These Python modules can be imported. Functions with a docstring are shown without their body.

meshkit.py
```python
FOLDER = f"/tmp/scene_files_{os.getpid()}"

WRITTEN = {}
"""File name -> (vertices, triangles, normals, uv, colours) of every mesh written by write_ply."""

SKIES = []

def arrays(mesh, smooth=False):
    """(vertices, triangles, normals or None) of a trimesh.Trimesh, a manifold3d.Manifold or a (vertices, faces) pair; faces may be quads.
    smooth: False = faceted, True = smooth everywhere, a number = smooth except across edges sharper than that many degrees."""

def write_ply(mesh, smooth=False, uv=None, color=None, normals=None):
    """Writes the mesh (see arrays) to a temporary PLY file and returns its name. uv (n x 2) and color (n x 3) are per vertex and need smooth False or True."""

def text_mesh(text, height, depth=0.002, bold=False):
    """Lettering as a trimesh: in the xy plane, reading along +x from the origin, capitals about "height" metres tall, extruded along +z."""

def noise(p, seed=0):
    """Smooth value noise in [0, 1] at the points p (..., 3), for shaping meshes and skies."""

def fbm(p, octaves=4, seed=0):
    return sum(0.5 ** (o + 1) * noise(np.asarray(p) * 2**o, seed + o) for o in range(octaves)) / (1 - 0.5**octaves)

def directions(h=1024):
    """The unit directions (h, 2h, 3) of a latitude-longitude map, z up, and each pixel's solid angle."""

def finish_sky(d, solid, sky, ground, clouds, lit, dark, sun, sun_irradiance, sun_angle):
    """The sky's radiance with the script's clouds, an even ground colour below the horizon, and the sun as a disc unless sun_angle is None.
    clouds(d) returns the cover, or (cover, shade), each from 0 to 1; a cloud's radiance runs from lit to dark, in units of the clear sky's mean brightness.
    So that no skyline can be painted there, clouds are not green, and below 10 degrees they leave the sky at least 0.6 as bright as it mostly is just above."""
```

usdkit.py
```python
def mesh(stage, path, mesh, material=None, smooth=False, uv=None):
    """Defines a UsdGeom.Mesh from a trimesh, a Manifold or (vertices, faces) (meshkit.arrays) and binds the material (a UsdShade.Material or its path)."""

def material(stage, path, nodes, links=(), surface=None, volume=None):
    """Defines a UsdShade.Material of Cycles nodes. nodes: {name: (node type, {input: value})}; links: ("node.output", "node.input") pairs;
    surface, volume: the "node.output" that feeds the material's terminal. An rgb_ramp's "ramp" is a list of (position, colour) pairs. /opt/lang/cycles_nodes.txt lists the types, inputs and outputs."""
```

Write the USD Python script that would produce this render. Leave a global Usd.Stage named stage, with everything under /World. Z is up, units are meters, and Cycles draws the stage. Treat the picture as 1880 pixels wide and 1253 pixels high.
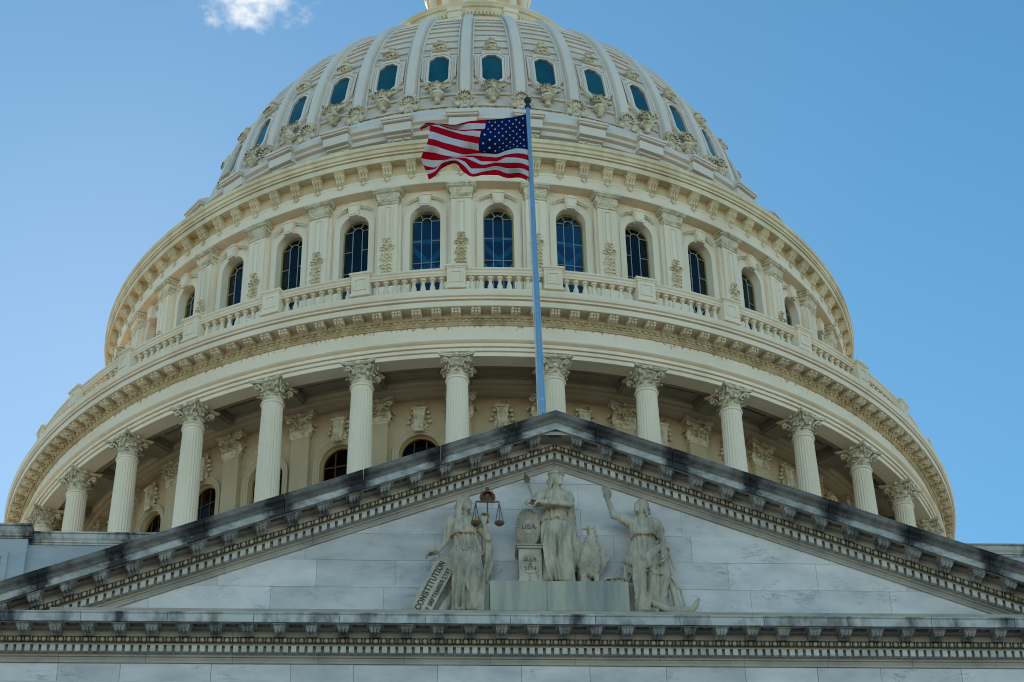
import math, random
import numpy as np, trimesh, shapely, usdkit, meshkit
import shapely.geometry as sg
from shapely import affinity, ops
from scipy.interpolate import PchipInterpolator, CubicSpline
from pxr import Usd, UsdGeom, UsdLux, UsdShade, Gf, Sdf, Vt

stage = Usd.Stage.CreateInMemory()
UsdGeom.SetStageUpAxis(stage, 'Z'); UsdGeom.SetStageMetersPerUnit(stage, 1.0)
UsdGeom.Xform.Define(stage, '/World')
RNG = random.Random(7)

# ------------------------------------------------------------------ camera (eye height 1.7 m above the plaza = z 0)
EXPOSURE = 0.66
cam = UsdGeom.Camera.Define(stage, '/World/camera')
cam.CreateHorizontalApertureAttr(36.0); cam.CreateFocalLengthAttr(36.0 * 3585.53 / 1880)
cam.CreateClippingRangeAttr((0.1, 20000.0)); cam.CreateExposureAttr(EXPOSURE)
CAM_R = (0.99842829, -0.05384027, -0.01556221); CAM_U = (-0.01822095, -0.57443303, 0.81834876); CAM_F = (0.05299956, 0.8167790, 0.5745112)
CAM_P = (-3.24103, -71.92702, 0.0)
cam.AddTransformOp().Set(Gf.Matrix4d(*CAM_R, 0, *CAM_U, 0, *[-c for c in CAM_F], 0, *CAM_P, 1))

# ------------------------------------------------------------------ sky and sun (late afternoon, sun behind the dome)
SUN_AZ, SUN_EL = math.radians(-10.0), math.radians(33.0)      # azimuth from +y (away from the viewer), to the left
SUN_DIR = np.array([math.sin(SUN_AZ) * math.cos(SUN_EL), math.cos(SUN_AZ) * math.cos(SUN_EL), math.sin(SUN_EL)])
CLOUD = np.array([-0.0825, 0.7046, 0.7048]); CLOUD /= np.linalg.norm(CLOUD)
SKY_STRENGTH = 0.09
CLOUD_U = np.cross(CLOUD, [0, 0, 1.0]); CLOUD_U /= np.linalg.norm(CLOUD_U); CLOUD_V = np.cross(CLOUD_U, CLOUD)
sky = UsdLux.DomeLight.Define(stage, '/World/sky')
skymat = usdkit.material(stage, '/World/Looks/sky_air', {
    'sky': ('sky_texture', {'sky_type': 'single_scattering', 'sun_disc': False, 'sun_elevation': SUN_EL, 'sun_rotation': SUN_AZ,
                            'altitude': 0.0, 'air_density': 1.0, 'aerosol_density': 0.075, 'ozone_density': 1.2}),
    'bg': ('background_shader', {'strength': SKY_STRENGTH}), 'hs': ('hsv', {'saturation': 1.27, 'hue': .483}),
    # one small cloud: noise inside a soft oval round one direction of the sky
    'tc': ('texture_coordinate', {}), 'nrm': ('vector_math', {'math_type': 'normalize'}), 'du': ('vector_math', {'math_type': 'dot_product', 'vector2': CLOUD_U}), 'dv': ('vector_math', {'math_type': 'dot_product', 'vector2': CLOUD_V}),
    'df': ('vector_math', {'math_type': 'dot_product', 'vector2': CLOUD}), 'front': ('math', {'math_type': 'greater_than', 'value2': .9}),
    'su': ('math', {'math_type': 'multiply', 'value2': 1 / .027}), 'sv': ('math', {'math_type': 'multiply', 'value2': 1 / .0145}), 'cv': ('combine_xyz', {}), 'ln': ('vector_math', {'math_type': 'length'}),
    'm': ('mapping', {'scale': (52, 52, 70)}), 'n': ('noise_texture', {'scale': 1.0, 'detail': 7.0, 'roughness': .62}),
    'inv': ('math', {'math_type': 'multiply_add', 'value2': -.36, 'value3': .40}), 'ad': ('math', {'math_type': 'add'}), 'rg': ('map_range', {'range_type': 'smoothstep', 'from_min': .47, 'from_max': .95, 'to_min': 0., 'to_max': 1., 'clamp': True}),
    'ml': ('math', {'math_type': 'multiply'}), 'mx': ('mix_color', {'b': (8.5, 8.4, 8.2)}),
}, [('tc.generated', 'nrm.vector1'), ('nrm.vector', 'du.vector1'), ('nrm.vector', 'dv.vector1'), ('nrm.vector', 'df.vector1'), ('df.value', 'front.value1'), ('du.value', 'su.value1'), ('dv.value', 'sv.value1'),
    ('su.value', 'cv.x'), ('sv.value', 'cv.y'), ('cv.vector', 'ln.vector1'), ('ln.value', 'inv.value1'), ('nrm.vector', 'm.vector'), ('m.vector', 'n.vector'), ('n.fac', 'ad.value1'), ('inv.value', 'ad.value2'),
    ('ad.value', 'rg.value'), ('rg.result', 'ml.value1'), ('front.value', 'ml.value2'), ('ml.value', 'mx.fac'), ('sky.color', 'hs.color'), ('hs.color', 'mx.a'), ('mx.result', 'bg.color')], surface='bg.background')
UsdShade.MaterialBindingAPI.Apply(sky.GetPrim()).Bind(skymat)
sky.GetPrim().SetCustomDataByKey('label', 'clear blue afternoon sky with one small white cloud'); sky.GetPrim().SetCustomDataByKey('category', 'sky'); sky.GetPrim().SetCustomDataByKey('kind', 'structure')
sun = UsdLux.DistantLight.Define(stage, '/World/sun')
sun.CreateNormalizeAttr(True); sun.CreateIntensityAttr(1.25); sun.CreateAngleAttr(0.53); sun.CreateColorAttr(Gf.Vec3f(1.0, 0.90, 0.74))
_z = SUN_DIR; _x = np.cross([0, 0, 1.0], _z); _x /= np.linalg.norm(_x); _y = np.cross(_z, _x)
sun.AddTransformOp().Set(Gf.Matrix4d(*_x, 0, *_y, 0, *_z, 0, 0, 0, 0, 1))

# ------------------------------------------------------------------ scene helpers
COUNT = {}
def path_for(parent, name):
    k = (parent, name); n = COUNT.get(k, 0); COUNT[k] = n + 1
    return f'{parent}/{name}' + (f'_{n:03d}' if n else '')
def tag(prim, label=None, category=None, group=None, kind=None):
    for k, v in (('label', label), ('category', category), ('group', group), ('kind', kind)):
        if v: prim.SetCustomDataByKey(k, v)
def thing(name, label, category, loc=None, rotz=0.0, group=None, kind=None):
    p = path_for('/World', name); x = UsdGeom.Xform.Define(stage, p)
    if loc is not None: x.AddTranslateOp().Set(Gf.Vec3d(*map(float, loc)))
    if rotz: x.AddRotateZOp().Set(float(rotz))
    tag(x.GetPrim(), label, category, group, kind); return p
def part(parent, name, m, mat, smooth=False, rot=None, kind=None, label=None, uv=None):
    """One Mesh prim under a thing (or part); rot turns it about the dome's axis."""
    p = path_for(parent, name)
    g = usdkit.mesh(stage, p, m.arr() if isinstance(m, MB) else m, mat, smooth=smooth, uv=uv)
    if rot: g.AddRotateZOp().Set(float(rot))
    tag(g.GetPrim(), label, None, None, kind); return p
def proto(name):
    p = f'/World/prototypes/{name}'
    stage.CreateClassPrim('/World/prototypes') if not stage.GetPrimAtPath('/World/prototypes') else None
    UsdGeom.Xform.Define(stage, p); return p
def inst(parent, name, src, rot):
    p = path_for(parent, name); x = UsdGeom.Xform.Define(stage, p)
    x.GetPrim().GetReferences().AddInternalReference(src); x.GetPrim().SetInstanceable(True)
    x.AddRotateZOp().Set(float(rot)); return p

class MB:
    """Collects triangles."""
    def __init__(s): s.v, s.f, s.n = [], [], 0
    def add(s, v, f, M=None):
        v = np.asarray(v, float); f = np.asarray(f, int)
        if f.ndim == 2 and f.shape[1] == 4: f = np.vstack([f[:, [0, 1, 2]], f[:, [0, 2, 3]]])
        if M is not None: v = v @ M[:3, :3].T + M[:3, 3]
        s.v.append(v); s.f.append(f + s.n); s.n += len(v); return s
    def tm(s, t, M=None): return s.add(t.vertices, t.faces, M)
    def mb(s, o, M=None):
        v, f = o.arr(); return s.add(v, f, M)
    def arr(s): return np.vstack(s.v), np.vstack(s.f)
    def move(s, fn):
        s.v = [fn(v) for v in s.v]; return s
    def box(s, x0, x1, y0, y1, z0, z1, ch=0.0):
        if ch <= 0:
            v = [(x, y, z) for z in (z0, z1) for y in (y0, y1) for x in (x0, x1)]
            f = [(0, 2, 3, 1), (4, 5, 7, 6), (0, 1, 5, 4), (2, 6, 7, 3), (0, 4, 6, 2), (1, 3, 7, 5)]
            return s.add(v, f)
        c = min(ch, (x1 - x0) * .45, (y1 - y0) * .45, (z1 - z0) * .45)
        p = []
        for z in (z0, z1):
            for y in (y0, y1):
                for x in (x0, x1):
                    sx, sy, sz = (1 if x == x0 else -1), (1 if y == y0 else -1), (1 if z == z0 else -1)
                    p += [(x + sx * c, y + sy * c, z), (x + sx * c, y, z + sz * c), (x, y + sy * c, z + sz * c)]
        h = trimesh.convex.convex_hull(np.array(p))
        return s.add(h.vertices, h.faces)
    def ext(s, poly, a0, a1, axis='x', M=None):
        """Polygon in (y,z) pulled along x; axis 'y': polygon in (x,z) pulled along y; 'z': polygon in (x,y) along z."""
        P = poly if isinstance(poly, (sg.Polygon, sg.MultiPolygon)) else sg.Polygon(poly)
        for g in (P.geoms if isinstance(P, sg.MultiPolygon) else [P]):
            if g.area < 1e-9: continue
            t = trimesh.creation.extrude_polygon(g, a1 - a0)
            v = np.array(t.vertices); f = np.array(t.faces); w = v[:, 2] + a0
            if axis == 'x': v = np.c_[w, v[:, 0], v[:, 1]]
            elif axis == 'y': v = np.c_[v[:, 0], w, v[:, 1]]; f = f[:, ::-1]
            else: v = np.c_[v[:, 0], v[:, 1], w]
            s.add(v, f, M)
        return s
    def grid(s, P, wrap=False):
        """P: (n, m, 3) grid of points."""
        n, m = P.shape[:2]; i, j = np.meshgrid(np.arange(n - 1), np.arange(m if wrap else m - 1), indexing='ij'); k = (j + 1) % m
        q = np.stack([i * m + j, i * m + k, (i + 1) * m + k, (i + 1) * m + j], -1).reshape(-1, 4)
        return s.add(P.reshape(-1, 3), q)
    def lathe(s, prof, a0=0, a1=360, n=144):
        """Ring round the dome's axis; prof: (r, z) points; angles in degrees from the front, to the right."""
        prof = np.asarray(prof, float); full = abs(a1 - a0) >= 359.9
        a = np.radians(np.linspace(a0, a1, n + 1)[:n if full else n + 1])
        P = np.stack([np.outer(prof[:, 0], np.sin(a)), -np.outer(prof[:, 0], np.cos(a)), np.repeat(prof[:, 1:2], len(a), 1)], -1)
        return s.grid(P[::-1], wrap=full)
    def rev(s, prof, c=(0, 0, 0), n=12):
        """Small turned piece round a vertical axis at c."""
        prof = np.asarray(prof, float); a = np.linspace(0, 2 * np.pi, n + 1)[:n]
        P = np.stack([c[0] + np.outer(prof[:, 0], np.cos(a)), c[1] + np.outer(prof[:, 0], np.sin(a)), c[2] + np.repeat(prof[:, 1:2], n, 1)], -1)
        return s.grid(P, wrap=True)
    def ball(s, c, r, sub=1):
        t = trimesh.creation.icosphere(sub); r = np.broadcast_to(r, 3)
        return s.add(np.array(t.vertices) * r + np.asarray(c), t.faces)
    def tube(s, pts, rad, n=6, closed=False):
        p = np.asarray(pts, float); t = np.gradient(p, axis=0); t /= np.linalg.norm(t, axis=1, keepdims=True) + 1e-12
        a = np.cross(t, np.where(np.abs(t[:, 2:]) < .9, [0, 0, 1.], [1., 0, 0])); a /= np.linalg.norm(a, axis=1, keepdims=True) + 1e-12
        b = np.cross(t, a); an = np.arange(n) * 2 * np.pi / n; R = np.broadcast_to(rad, (len(p),))[:, None, None]
        P = p[:, None] + R * (np.cos(an)[None, :, None] * a[:, None] + np.sin(an)[None, :, None] * b[:, None])
        s.grid(P[:, ::-1], wrap=True)
        for e, o in ((P[0], 1), (P[-1], -1)):
            s.add(np.vstack([e, e.mean(0)]), [(i, (i + 1) % n, n)[::-o] for i in range(n)])
        return s
def rotz(deg, loc=(0, 0, 0)):
    a = math.radians(deg); M = np.eye(4); M[:2, :2] = [[math.cos(a), -math.sin(a)], [math.sin(a), math.cos(a)]]; M[:3, 3] = loc; return M
def leaf(w, h, curl, lean=0.0, n=7, m=5, lobes=3):
    """A curling acanthus leaf: foot at the origin, in the xz plane, its tip curling towards -y."""
    t = np.linspace(0, 1, n); a = np.linspace(-1, 1, m)
    ww = w * .5 * (0.62 + .5 * np.sin(np.pi * np.minimum(t * .9 + .12, 1))) * (1 - .55 * t ** 4) * (1 + .18 * np.cos(2 * np.pi * lobes * t))
    ang = np.clip((t - .45) / .55, 0, 1) ** 1.4 * 2.5
    st = h / (n - 1); y = np.cumsum(np.r_[0, -np.sin(ang[1:]) * st * (curl / .3)]) - lean * t; z = np.cumsum(np.r_[0, np.cos(ang[1:]) * st])
    P = np.stack([np.outer(ww, a), y[:, None] + .22 * w * np.abs(a)[None] ** 2 * (1 - t[:, None] * .4) - .06 * w * (np.abs(a) < .3)[None], np.repeat(z[:, None], m, 1) + .05 * h * (1 - np.abs(a)[None]) * t[:, None]], -1)
    return P
def bend(v, R):
    """Flat (s, y, z) with y = -(R + depth) to a curve round the axis."""
    a = v[:, 0] / R; r = -v[:, 1]
    return np.c_[r * np.sin(a), -r * np.cos(a), v[:, 2]]
def bent(poly, r_front, r_back, step=0.3):
    """A wall panel: polygon in (s, z), s measured along the wall, between two radii, following the curve."""
    m = MB(); x0, _, x1, _ = poly.bounds; xs = np.linspace(x0, x1, max(2, int(np.ceil((x1 - x0) / step)) + 1))
    for a, b in zip(xs[:-1], xs[1:]):
        g = poly.intersection(sg.box(a, poly.bounds[1] - 1, b, poly.bounds[3] + 1))
        for q in getattr(g, 'geoms', [g]):
            if q.geom_type != 'Polygon' or q.area < 1e-7: continue
            v, f = trimesh.creation.triangulate_polygon(q, engine='earcut')
            v = np.asarray(v); f = np.asarray(f)
            ar = np.cross(v[f[:, 1]] - v[f[:, 0]], v[f[:, 2]] - v[f[:, 0]]); f = np.where((ar < 0)[:, None], f[:, ::-1], f)
            m.add(np.c_[v[:, 0], np.full(len(v), -r_front), v[:, 1]], f)
            m.add(np.c_[v[:, 0], np.full(len(v), -r_back), v[:, 1]], f[:, ::-1])
    for q in getattr(poly, 'geoms', [poly]):
        for ring, ext_ in [(q.exterior, True)] + [(i, False) for i in q.interiors]:
            c = np.array(ring.segmentize(step).coords)
            P = np.stack([np.c_[c[:, 0], np.full(len(c), -r_front), c[:, 1]], np.c_[c[:, 0], np.full(len(c), -r_back), c[:, 1]]])
            m.grid(P if ring.is_ccw else P[:, ::-1])
    R = r_front; m.move(lambda v: bend(v, R)); return m
def arch(hw, z0, zc, n=16):
    """Round-headed outline: half-width, foot, springing."""
    a = np.linspace(0, np.pi, n + 1)
    return sg.Polygon([(-hw, z0), (hw, z0)] + [(hw * math.cos(t), zc + hw * math.sin(t)) for t in a])

# ------------------------------------------------------------------ signed-distance sculpting (statues)
def smin(a, b, k):
    h = np.clip(.5 + .5 * (b - a) / k, 0, 1); return b + (a - b) * h - k * h * (1 - h)
def cone(p, a, b, ra, rb):
    a = np.asarray(a, np.float32); b = np.asarray(b, np.float32); ba = b - a; t = np.clip(((p - a) @ ba) / max(float(ba @ ba), 1e-9), 0, 1)
    return np.linalg.norm(p - a - t[..., None] * ba, axis=-1) - (ra + (rb - ra) * t)
def ell(p, c, r):
    q = (p - np.asarray(c, np.float32)) / np.asarray(r, np.float32); k = np.linalg.norm(q, axis=-1); return (k - 1) * min(r)
def nets(fn, lo, hi, h):
    """Naive surface nets of fn(points) < 0, evaluated finely only near the surface."""
    lo = np.asarray(lo, float); hi = np.asarray(hi, float); B = 4
    nb = np.ceil((hi - lo) / (h * B)).astype(int); n = nb * B + 1
    ax = [lo[k] + h * np.arange(n[k]) for k in range(3)]
    cen = np.stack(np.meshgrid(*[lo[k] + h * B * (np.arange(nb[k]) + .5) for k in range(3)], indexing='ij'), -1).astype(np.float32)
    dc = fn(cen.reshape(-1, 3)).reshape(nb); F = np.repeat(np.repeat(np.repeat(dc, B, 0), B, 1), B, 2)
    F = np.pad(F, ((0, 1),) * 3, mode='edge').astype(np.float32)
    near = np.argwhere(np.abs(dc) < h * B * 1.5)
    o = np.stack(np.meshgrid(*[np.arange(B + 1)] * 3, indexing='ij'), -1).reshape(-1, 3)
    idx = (near[:, None] * B + o[None]).reshape(-1, 3)
    key = np.unique(idx[:, 0] * (n[1] * n[2]) + idx[:, 1] * n[2] + idx[:, 2])
    I = np.stack([key // (n[1] * n[2]), key // n[2] % n[1], key % n[2]], -1)
    F[I[:, 0], I[:, 1], I[:, 2]] = fn((lo + I * h).astype(np.float32))
    S = F < 0; acc = np.zeros((n[0] - 1, n[1] - 1, n[2] - 1, 3)); cnt = np.zeros(acc.shape[:3])
    for d in range(3):
        e = np.eye(3, dtype=int)[d]; u, w = [k for k in range(3) if k != d]
        for au in (0, 1):
            for aw in (0, 1):
                off = np.zeros(3, int); off[u] = au; off[w] = aw
                sl = lambda q: tuple(slice(q[k], q[k] + acc.shape[k]) for k in range(3))
                A, C = F[sl(off)], F[sl(off + e)]; x = (A < 0) != (C < 0)
                t = np.where(x, A / np.where(x, A - C, 1), 0)
                for k in range(3):
                    acc[..., k] += np.where(x, off[k] + (t if k == d else 0), 0)
                cnt += x
    act = cnt > 0; vid = -np.ones(act.shape, int); vid[act] = np.arange(act.sum())
    cell = np.argwhere(act); V = lo + h * (cell + acc[act] / cnt[act][:, None]); Q = []
    for d in range(3):
        u, w = (d + 1) % 3, (d + 2) % 3
        a = [slice(1, -1)] * 3; a[d] = slice(0, -1); b = list(a); b[d] = slice(1, None)
        A, C = S[tuple(a)], S[tuple(b)]; P = np.argwhere(A != C); st = A[A != C]
        c = np.array(P); c[:, u] += 1; c[:, w] += 1
        eu, ew = np.eye(3, dtype=int)[u], np.eye(3, dtype=int)[w]
        q = np.stack([vid[tuple((c - o_).T)] for o_ in (eu + ew, ew, 0 * eu, eu)], 1)
        q = np.where(st[:, None], q, q[:, ::-1]); Q.append(q[(q >= 0).all(1)])
    q = np.vstack(Q); return V, np.vstack([q[:, [0, 1, 2]], q[:, [0, 2, 3]]])

# ------------------------------------------------------------------ materials
def mat(name, nodes, links, surface='p.BSDF'): return usdkit.material(stage, f'/World/Looks/{name}', nodes, links, surface=surface)
def stone(name, base, dark, scale=(1, 1, 1), lo=.35, hi=.75, rough=.6, tone=.06, bump=.15, bscale=9.0, extra=None, amount=1.0, detail=5.0):
    """Paint or stone: a base colour, uneven dirt following world position, each piece a little lighter or darker than the next."""
    n = {'g': ('geometry', {}), 'm': ('mapping', {'scale': scale}), 'n': ('noise_texture', {'scale': 1.0, 'detail': detail, 'roughness': .62}),
         'r': ('map_range', {'from_min': lo, 'from_max': hi, 'to_min': 0.0, 'to_max': amount, 'clamp': True}), 'x': ('mix_color', {'a': base, 'b': dark}),
         'o': ('object_info', {}), 'v': ('map_range', {'from_min': 0.0, 'from_max': 1.0, 'to_min': 1 - tone, 'to_max': 1 + tone}),
         'h': ('hsv', {}), 'bn': ('noise_texture', {'scale': bscale, 'detail': 4.0}), 'b': ('bump', {'strength': bump, 'distance': .03}),
         'p': ('principled_bsdf', {'roughness': rough, 'specular_ior_level': .3})}
    l = [('g.position', 'm.vector'), ('m.vector', 'n.vector'), ('n.fac', 'r.value'), ('r.result', 'x.fac'), ('o.random', 'v.value'), ('v.result', 'h.value'),
         ('x.result', 'h.color'), ('h.color', 'p.base_color'), ('g.position', 'bn.vector'), ('bn.fac', 'b.height'), ('b.normal', 'p.normal')]
    if extra: extra(n, l)
    return mat(name, n, l)
# paints and stones
CREAM = stone('cream_paint', (.84, .715, .535), (.68, .55, .38), scale=(.5, .5, .16), lo=.45, hi=.8, rough=.55, tone=.03, bump=.06, bscale=5)
CREAM_WARM = stone('cream_paint_weathered_bounce', (.77, .655, .44), (.54, .42, .235), scale=(.9, .9, .35), lo=.4, hi=.75, rough=.6, tone=.04, bump=.1, bscale=8)  # weathered cream, its extra warmth standing in for sunlight bounced under the cornices
SHELL = stone('pale_dome_paint', (.74, .655, .56), (.62, .545, .45), scale=(.5, .5, .12), lo=.45, hi=.8, rough=.5, tone=.025, bump=.05, bscale=4)
CEIL = stone('shaded_ceiling_brown', (.30, .255, .175), (.20, .165, .11), scale=(.8, .8, .8), lo=.4, hi=.75, rough=.7, tone=.04)  # darker than the wall: shade under the colonnade is put into this brown
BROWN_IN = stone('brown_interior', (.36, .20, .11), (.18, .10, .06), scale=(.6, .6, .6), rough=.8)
BAR = stone('dark_brown_glazing_bar', (.07, .045, .025), (.045, .03, .018), scale=(3, 3, 3), rough=.6)
ORN = stone('carved_ornament_paint', (.70, .62, .45), (.34, .27, .155), scale=(3.5, 3.5, 3.5), lo=.44, hi=.72, rough=.65, tone=.05, bump=.3, bscale=14)
OCHRE = stone('ochre_stained_moulding', (.56, .45, .26), (.33, .23, .10), scale=(2, 2, 2), lo=.4, hi=.7, rough=.7, tone=.03)
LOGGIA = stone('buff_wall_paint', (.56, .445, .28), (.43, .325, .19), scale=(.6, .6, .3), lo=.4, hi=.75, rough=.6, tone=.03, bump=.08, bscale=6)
def _rust(n, l):
    # rust that runs down the top of the frieze from the moulding above it
    n.update({'sz': ('separate_xyz', {}), 'zr': ('map_range', {'from_min': 37.72, 'from_max': 38.04, 'to_min': 0.0, 'to_max': 1.0, 'clamp': True}),
              'rm': ('mapping', {'scale': (9, 9, 5.0)}), 'rn': ('noise_texture', {'scale': 1.0, 'detail': 4.0, 'roughness': .7}),
              'mu': ('math', {'math_type': 'multiply_add', 'value2': .27}), 'rr': ('map_range', {'from_min': .745, 'from_max': .80, 'to_min': 0., 'to_max': .8, 'clamp': True}),
              'rx': ('mix_color', {'b': (.30, .17, .06)})})
    l.remove(('h.color', 'p.base_color'))
    l += [('g.position', 'sz.vector'), ('sz.z', 'zr.value'), ('g.position', 'rm.vector'), ('rm.vector', 'rn.vector'), ('zr.result', 'mu.value1'), ('rn.fac', 'mu.value3'),
          ('mu.value', 'rr.value'), ('rr.result', 'rx.fac'), ('h.color', 'rx.a'), ('rx.result', 'p.base_color')]
FRIEZE = stone('frieze_paint_with_rust_runs', (.84, .715, .555), (.72, .59, .42), scale=(.5, .5, .3), lo=.45, hi=.8, rough=.55, tone=.0, bump=.05, extra=_rust)
GOLD = stone('ochre_window_frame', (.42, .31, .11), (.25, .17, .05), scale=(3, 3, 3), rough=.45)
MUNTIN = stone('grey_window_bar', (.34, .37, .37), (.24, .27, .27), scale=(3, 3, 3), rough=.5)
def pane(name, tint, ior, rough=.03):
    return mat(name, {'t': ('transparent_bsdf', {'color': tint}), 'g': ('glossy_bsdf', {'color': (.9, .95, 1), 'roughness': rough}), 'f': ('fresnel', {'IOR': ior}),
                      'nn': ('noise_texture', {'scale': 1.3}), 'geo': ('geometry', {}), 'b': ('bump', {'strength': .015, 'distance': .05}), 'mx': ('mix_closure', {})},
               [('geo.position', 'nn.vector'), ('nn.fac', 'b.height'), ('b.normal', 'g.normal'), ('f.fac', 'mx.fac'), ('t.BSDF', 'mx.closure1'), ('g.BSDF', 'mx.closure2')], 'mx.closure')
GLASS = pane('blue_tinted_glass', (.34, .64, .78), 1.5)
GLASS_BROWN = pane('brown_tinted_glass', (.62, .46, .36), 1.18)
GLASS_TEAL = stone('teal_dome_glass', (.004, .05, .075), (.012, .085, .11), scale=(.8, .8, .8), rough=.12, tone=.12, bump=.05, bscale=2)
DARK = stone('dark_interior', (.20, .23, .25), (.12, .14, .155), rough=.8)
STEEL = stone('grey_truss_paint', (.66, .62, .55), (.5, .47, .42), rough=.7)

# ================================================================== the dome
dome = thing('domed_rotunda', 'cream painted ribbed dome on a ring of columns, towering behind the pediment', 'dome')
VIS = [5 + 10 * k for k in range(-10, 10)]          # column, pilaster and rib axes seen from the front
BAYS = [10 * k for k in range(-9, 10)]              # window axes
ALL = [5 + 10 * k for k in range(36)]
R_IN, R_UP = 16.1, 15.5

# --- ring walls and cornices
part(dome, 'skirt', MB().lathe([(20.6, 12), (20.6, 26.6), (20.2, 27.2), (19.6, 27.3), (19.6, 27.9), (15.9, 28.0)]), CREAM, 30)
part(dome, 'architrave', MB().lathe([(18.03, 37.3), (18.05, 36.86), (18.1, 36.855), (18.65, 36.855), (18.66, 36.87), (18.66, 37.0), (18.64, 37.005), (18.64, 37.02), (18.725, 37.022), (18.725, 37.14), (18.70, 37.145), (18.70, 37.16), (18.79, 37.162), (18.79, 37.28), (18.76, 37.285), (18.76, 37.30), (18.87, 37.33), (18.91, 37.37), (18.91, 37.41), (18.70, 37.425)], n=216), CREAM, 30)
part(dome, 'frieze', MB().lathe([(18.74, 37.427), (18.74, 38.02)], n=216), FRIEZE, 30)
part(dome, 'bed_moulding', MB().lathe([(18.735, 38.021), (18.78, 38.03), (18.79, 38.06), (18.84, 38.09), (18.85, 38.11), (18.85, 38.22), (18.9, 38.23), (18.9, 38.25), (18.82, 38.262)], n=216), OCHRE, 30)
m = MB()
for k in range(540):
    a = k * 360 / 540
    if -105 < ((a + 180) % 360) - 180 < 105:
        m.mb(MB().box(-.062, .062, -18.925, -18.845, 38.12, 38.215, .03), rotz(a))
part(dome, 'egg_moulding', m, OCHRE, kind='stuff')
part(dome, 'cornice', MB().lathe([(18.80, 38.25), (18.80, 38.47), (18.84, 38.50), (19.22, 38.50), (19.23, 38.45), (19.31, 38.45), (19.32, 38.465), (19.32, 38.65), (19.27, 38.655), (19.27, 38.69), (19.37, 38.70), (19.37, 38.77), (19.32, 38.775), (19.32, 38.80), (19.40, 38.83), (19.45, 38.93), (19.45, 38.99), (19.3, 39.03), (15.3, 39.05)], n=216), CREAM, 30)
part(dome, 'balustrade_base', MB().lathe([(18.45, 39.052), (18.45, 39.42), (18.48, 39.45), (18.92, 39.45), (18.95, 39.42), (18.95, 39.2), (19.02, 39.16), (19.02, 39.036)], n=216), CREAM, 30)
part(dome, 'balustrade_rail', MB().lathe([(18.5, 40.09), (18.5, 40.28), (18.46, 40.30), (18.46, 40.36), (18.92, 40.36), (18.92, 40.29), (18.87, 40.26), (18.87, 40.18), (18.83, 40.15), (18.83, 40.09), (18.5, 40.09)], n=216), CREAM, 30)

# --- lower brackets (five to a bay)
def low_bracket():
    m = MB(); w = .16
    s_curve = [(-18.82, 38.27), (-18.82, 38.49), (-19.2, 38.49), (-19.2, 38.44), (-19.17, 38.34), (-19.10, 38.295), (-19.02, 38.31), (-18.97, 38.28), (-18.92, 38.25), (-18.82, 38.25)]
    m.ext(s_curve, -w, w)
    m.box(-w - .035, w + .035, -19.225, -18.82, 38.455, 38.497)
    for x in (-.1, 0, .1):
        m.tube([(x, -19.10, 38.30), (x, -19.19, 38.315), (x, -19.235, 38.37), (x, -19.2, 38.43)], .046, 6)
    for x in (-.1, .1): m.ball((x, -19.215, 38.40), (.065, .05, .05), 1)
    m.tube([(-w, -18.95, 38.31), (w, -18.95, 38.31)], .045, 6)
    m.grid(leaf(.2, .3, .3, n=5) @ np.array([[1, 0, 0], [0, .25, -.1], [0, -1, .05]]) + [0, -18.9, 38.27])
    return m
P_LB = low_bracket()
for k in range(-46, 47): part(dome, 'modillion', P_LB, CREAM_WARM, False, rot=1 + 2 * k)

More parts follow.
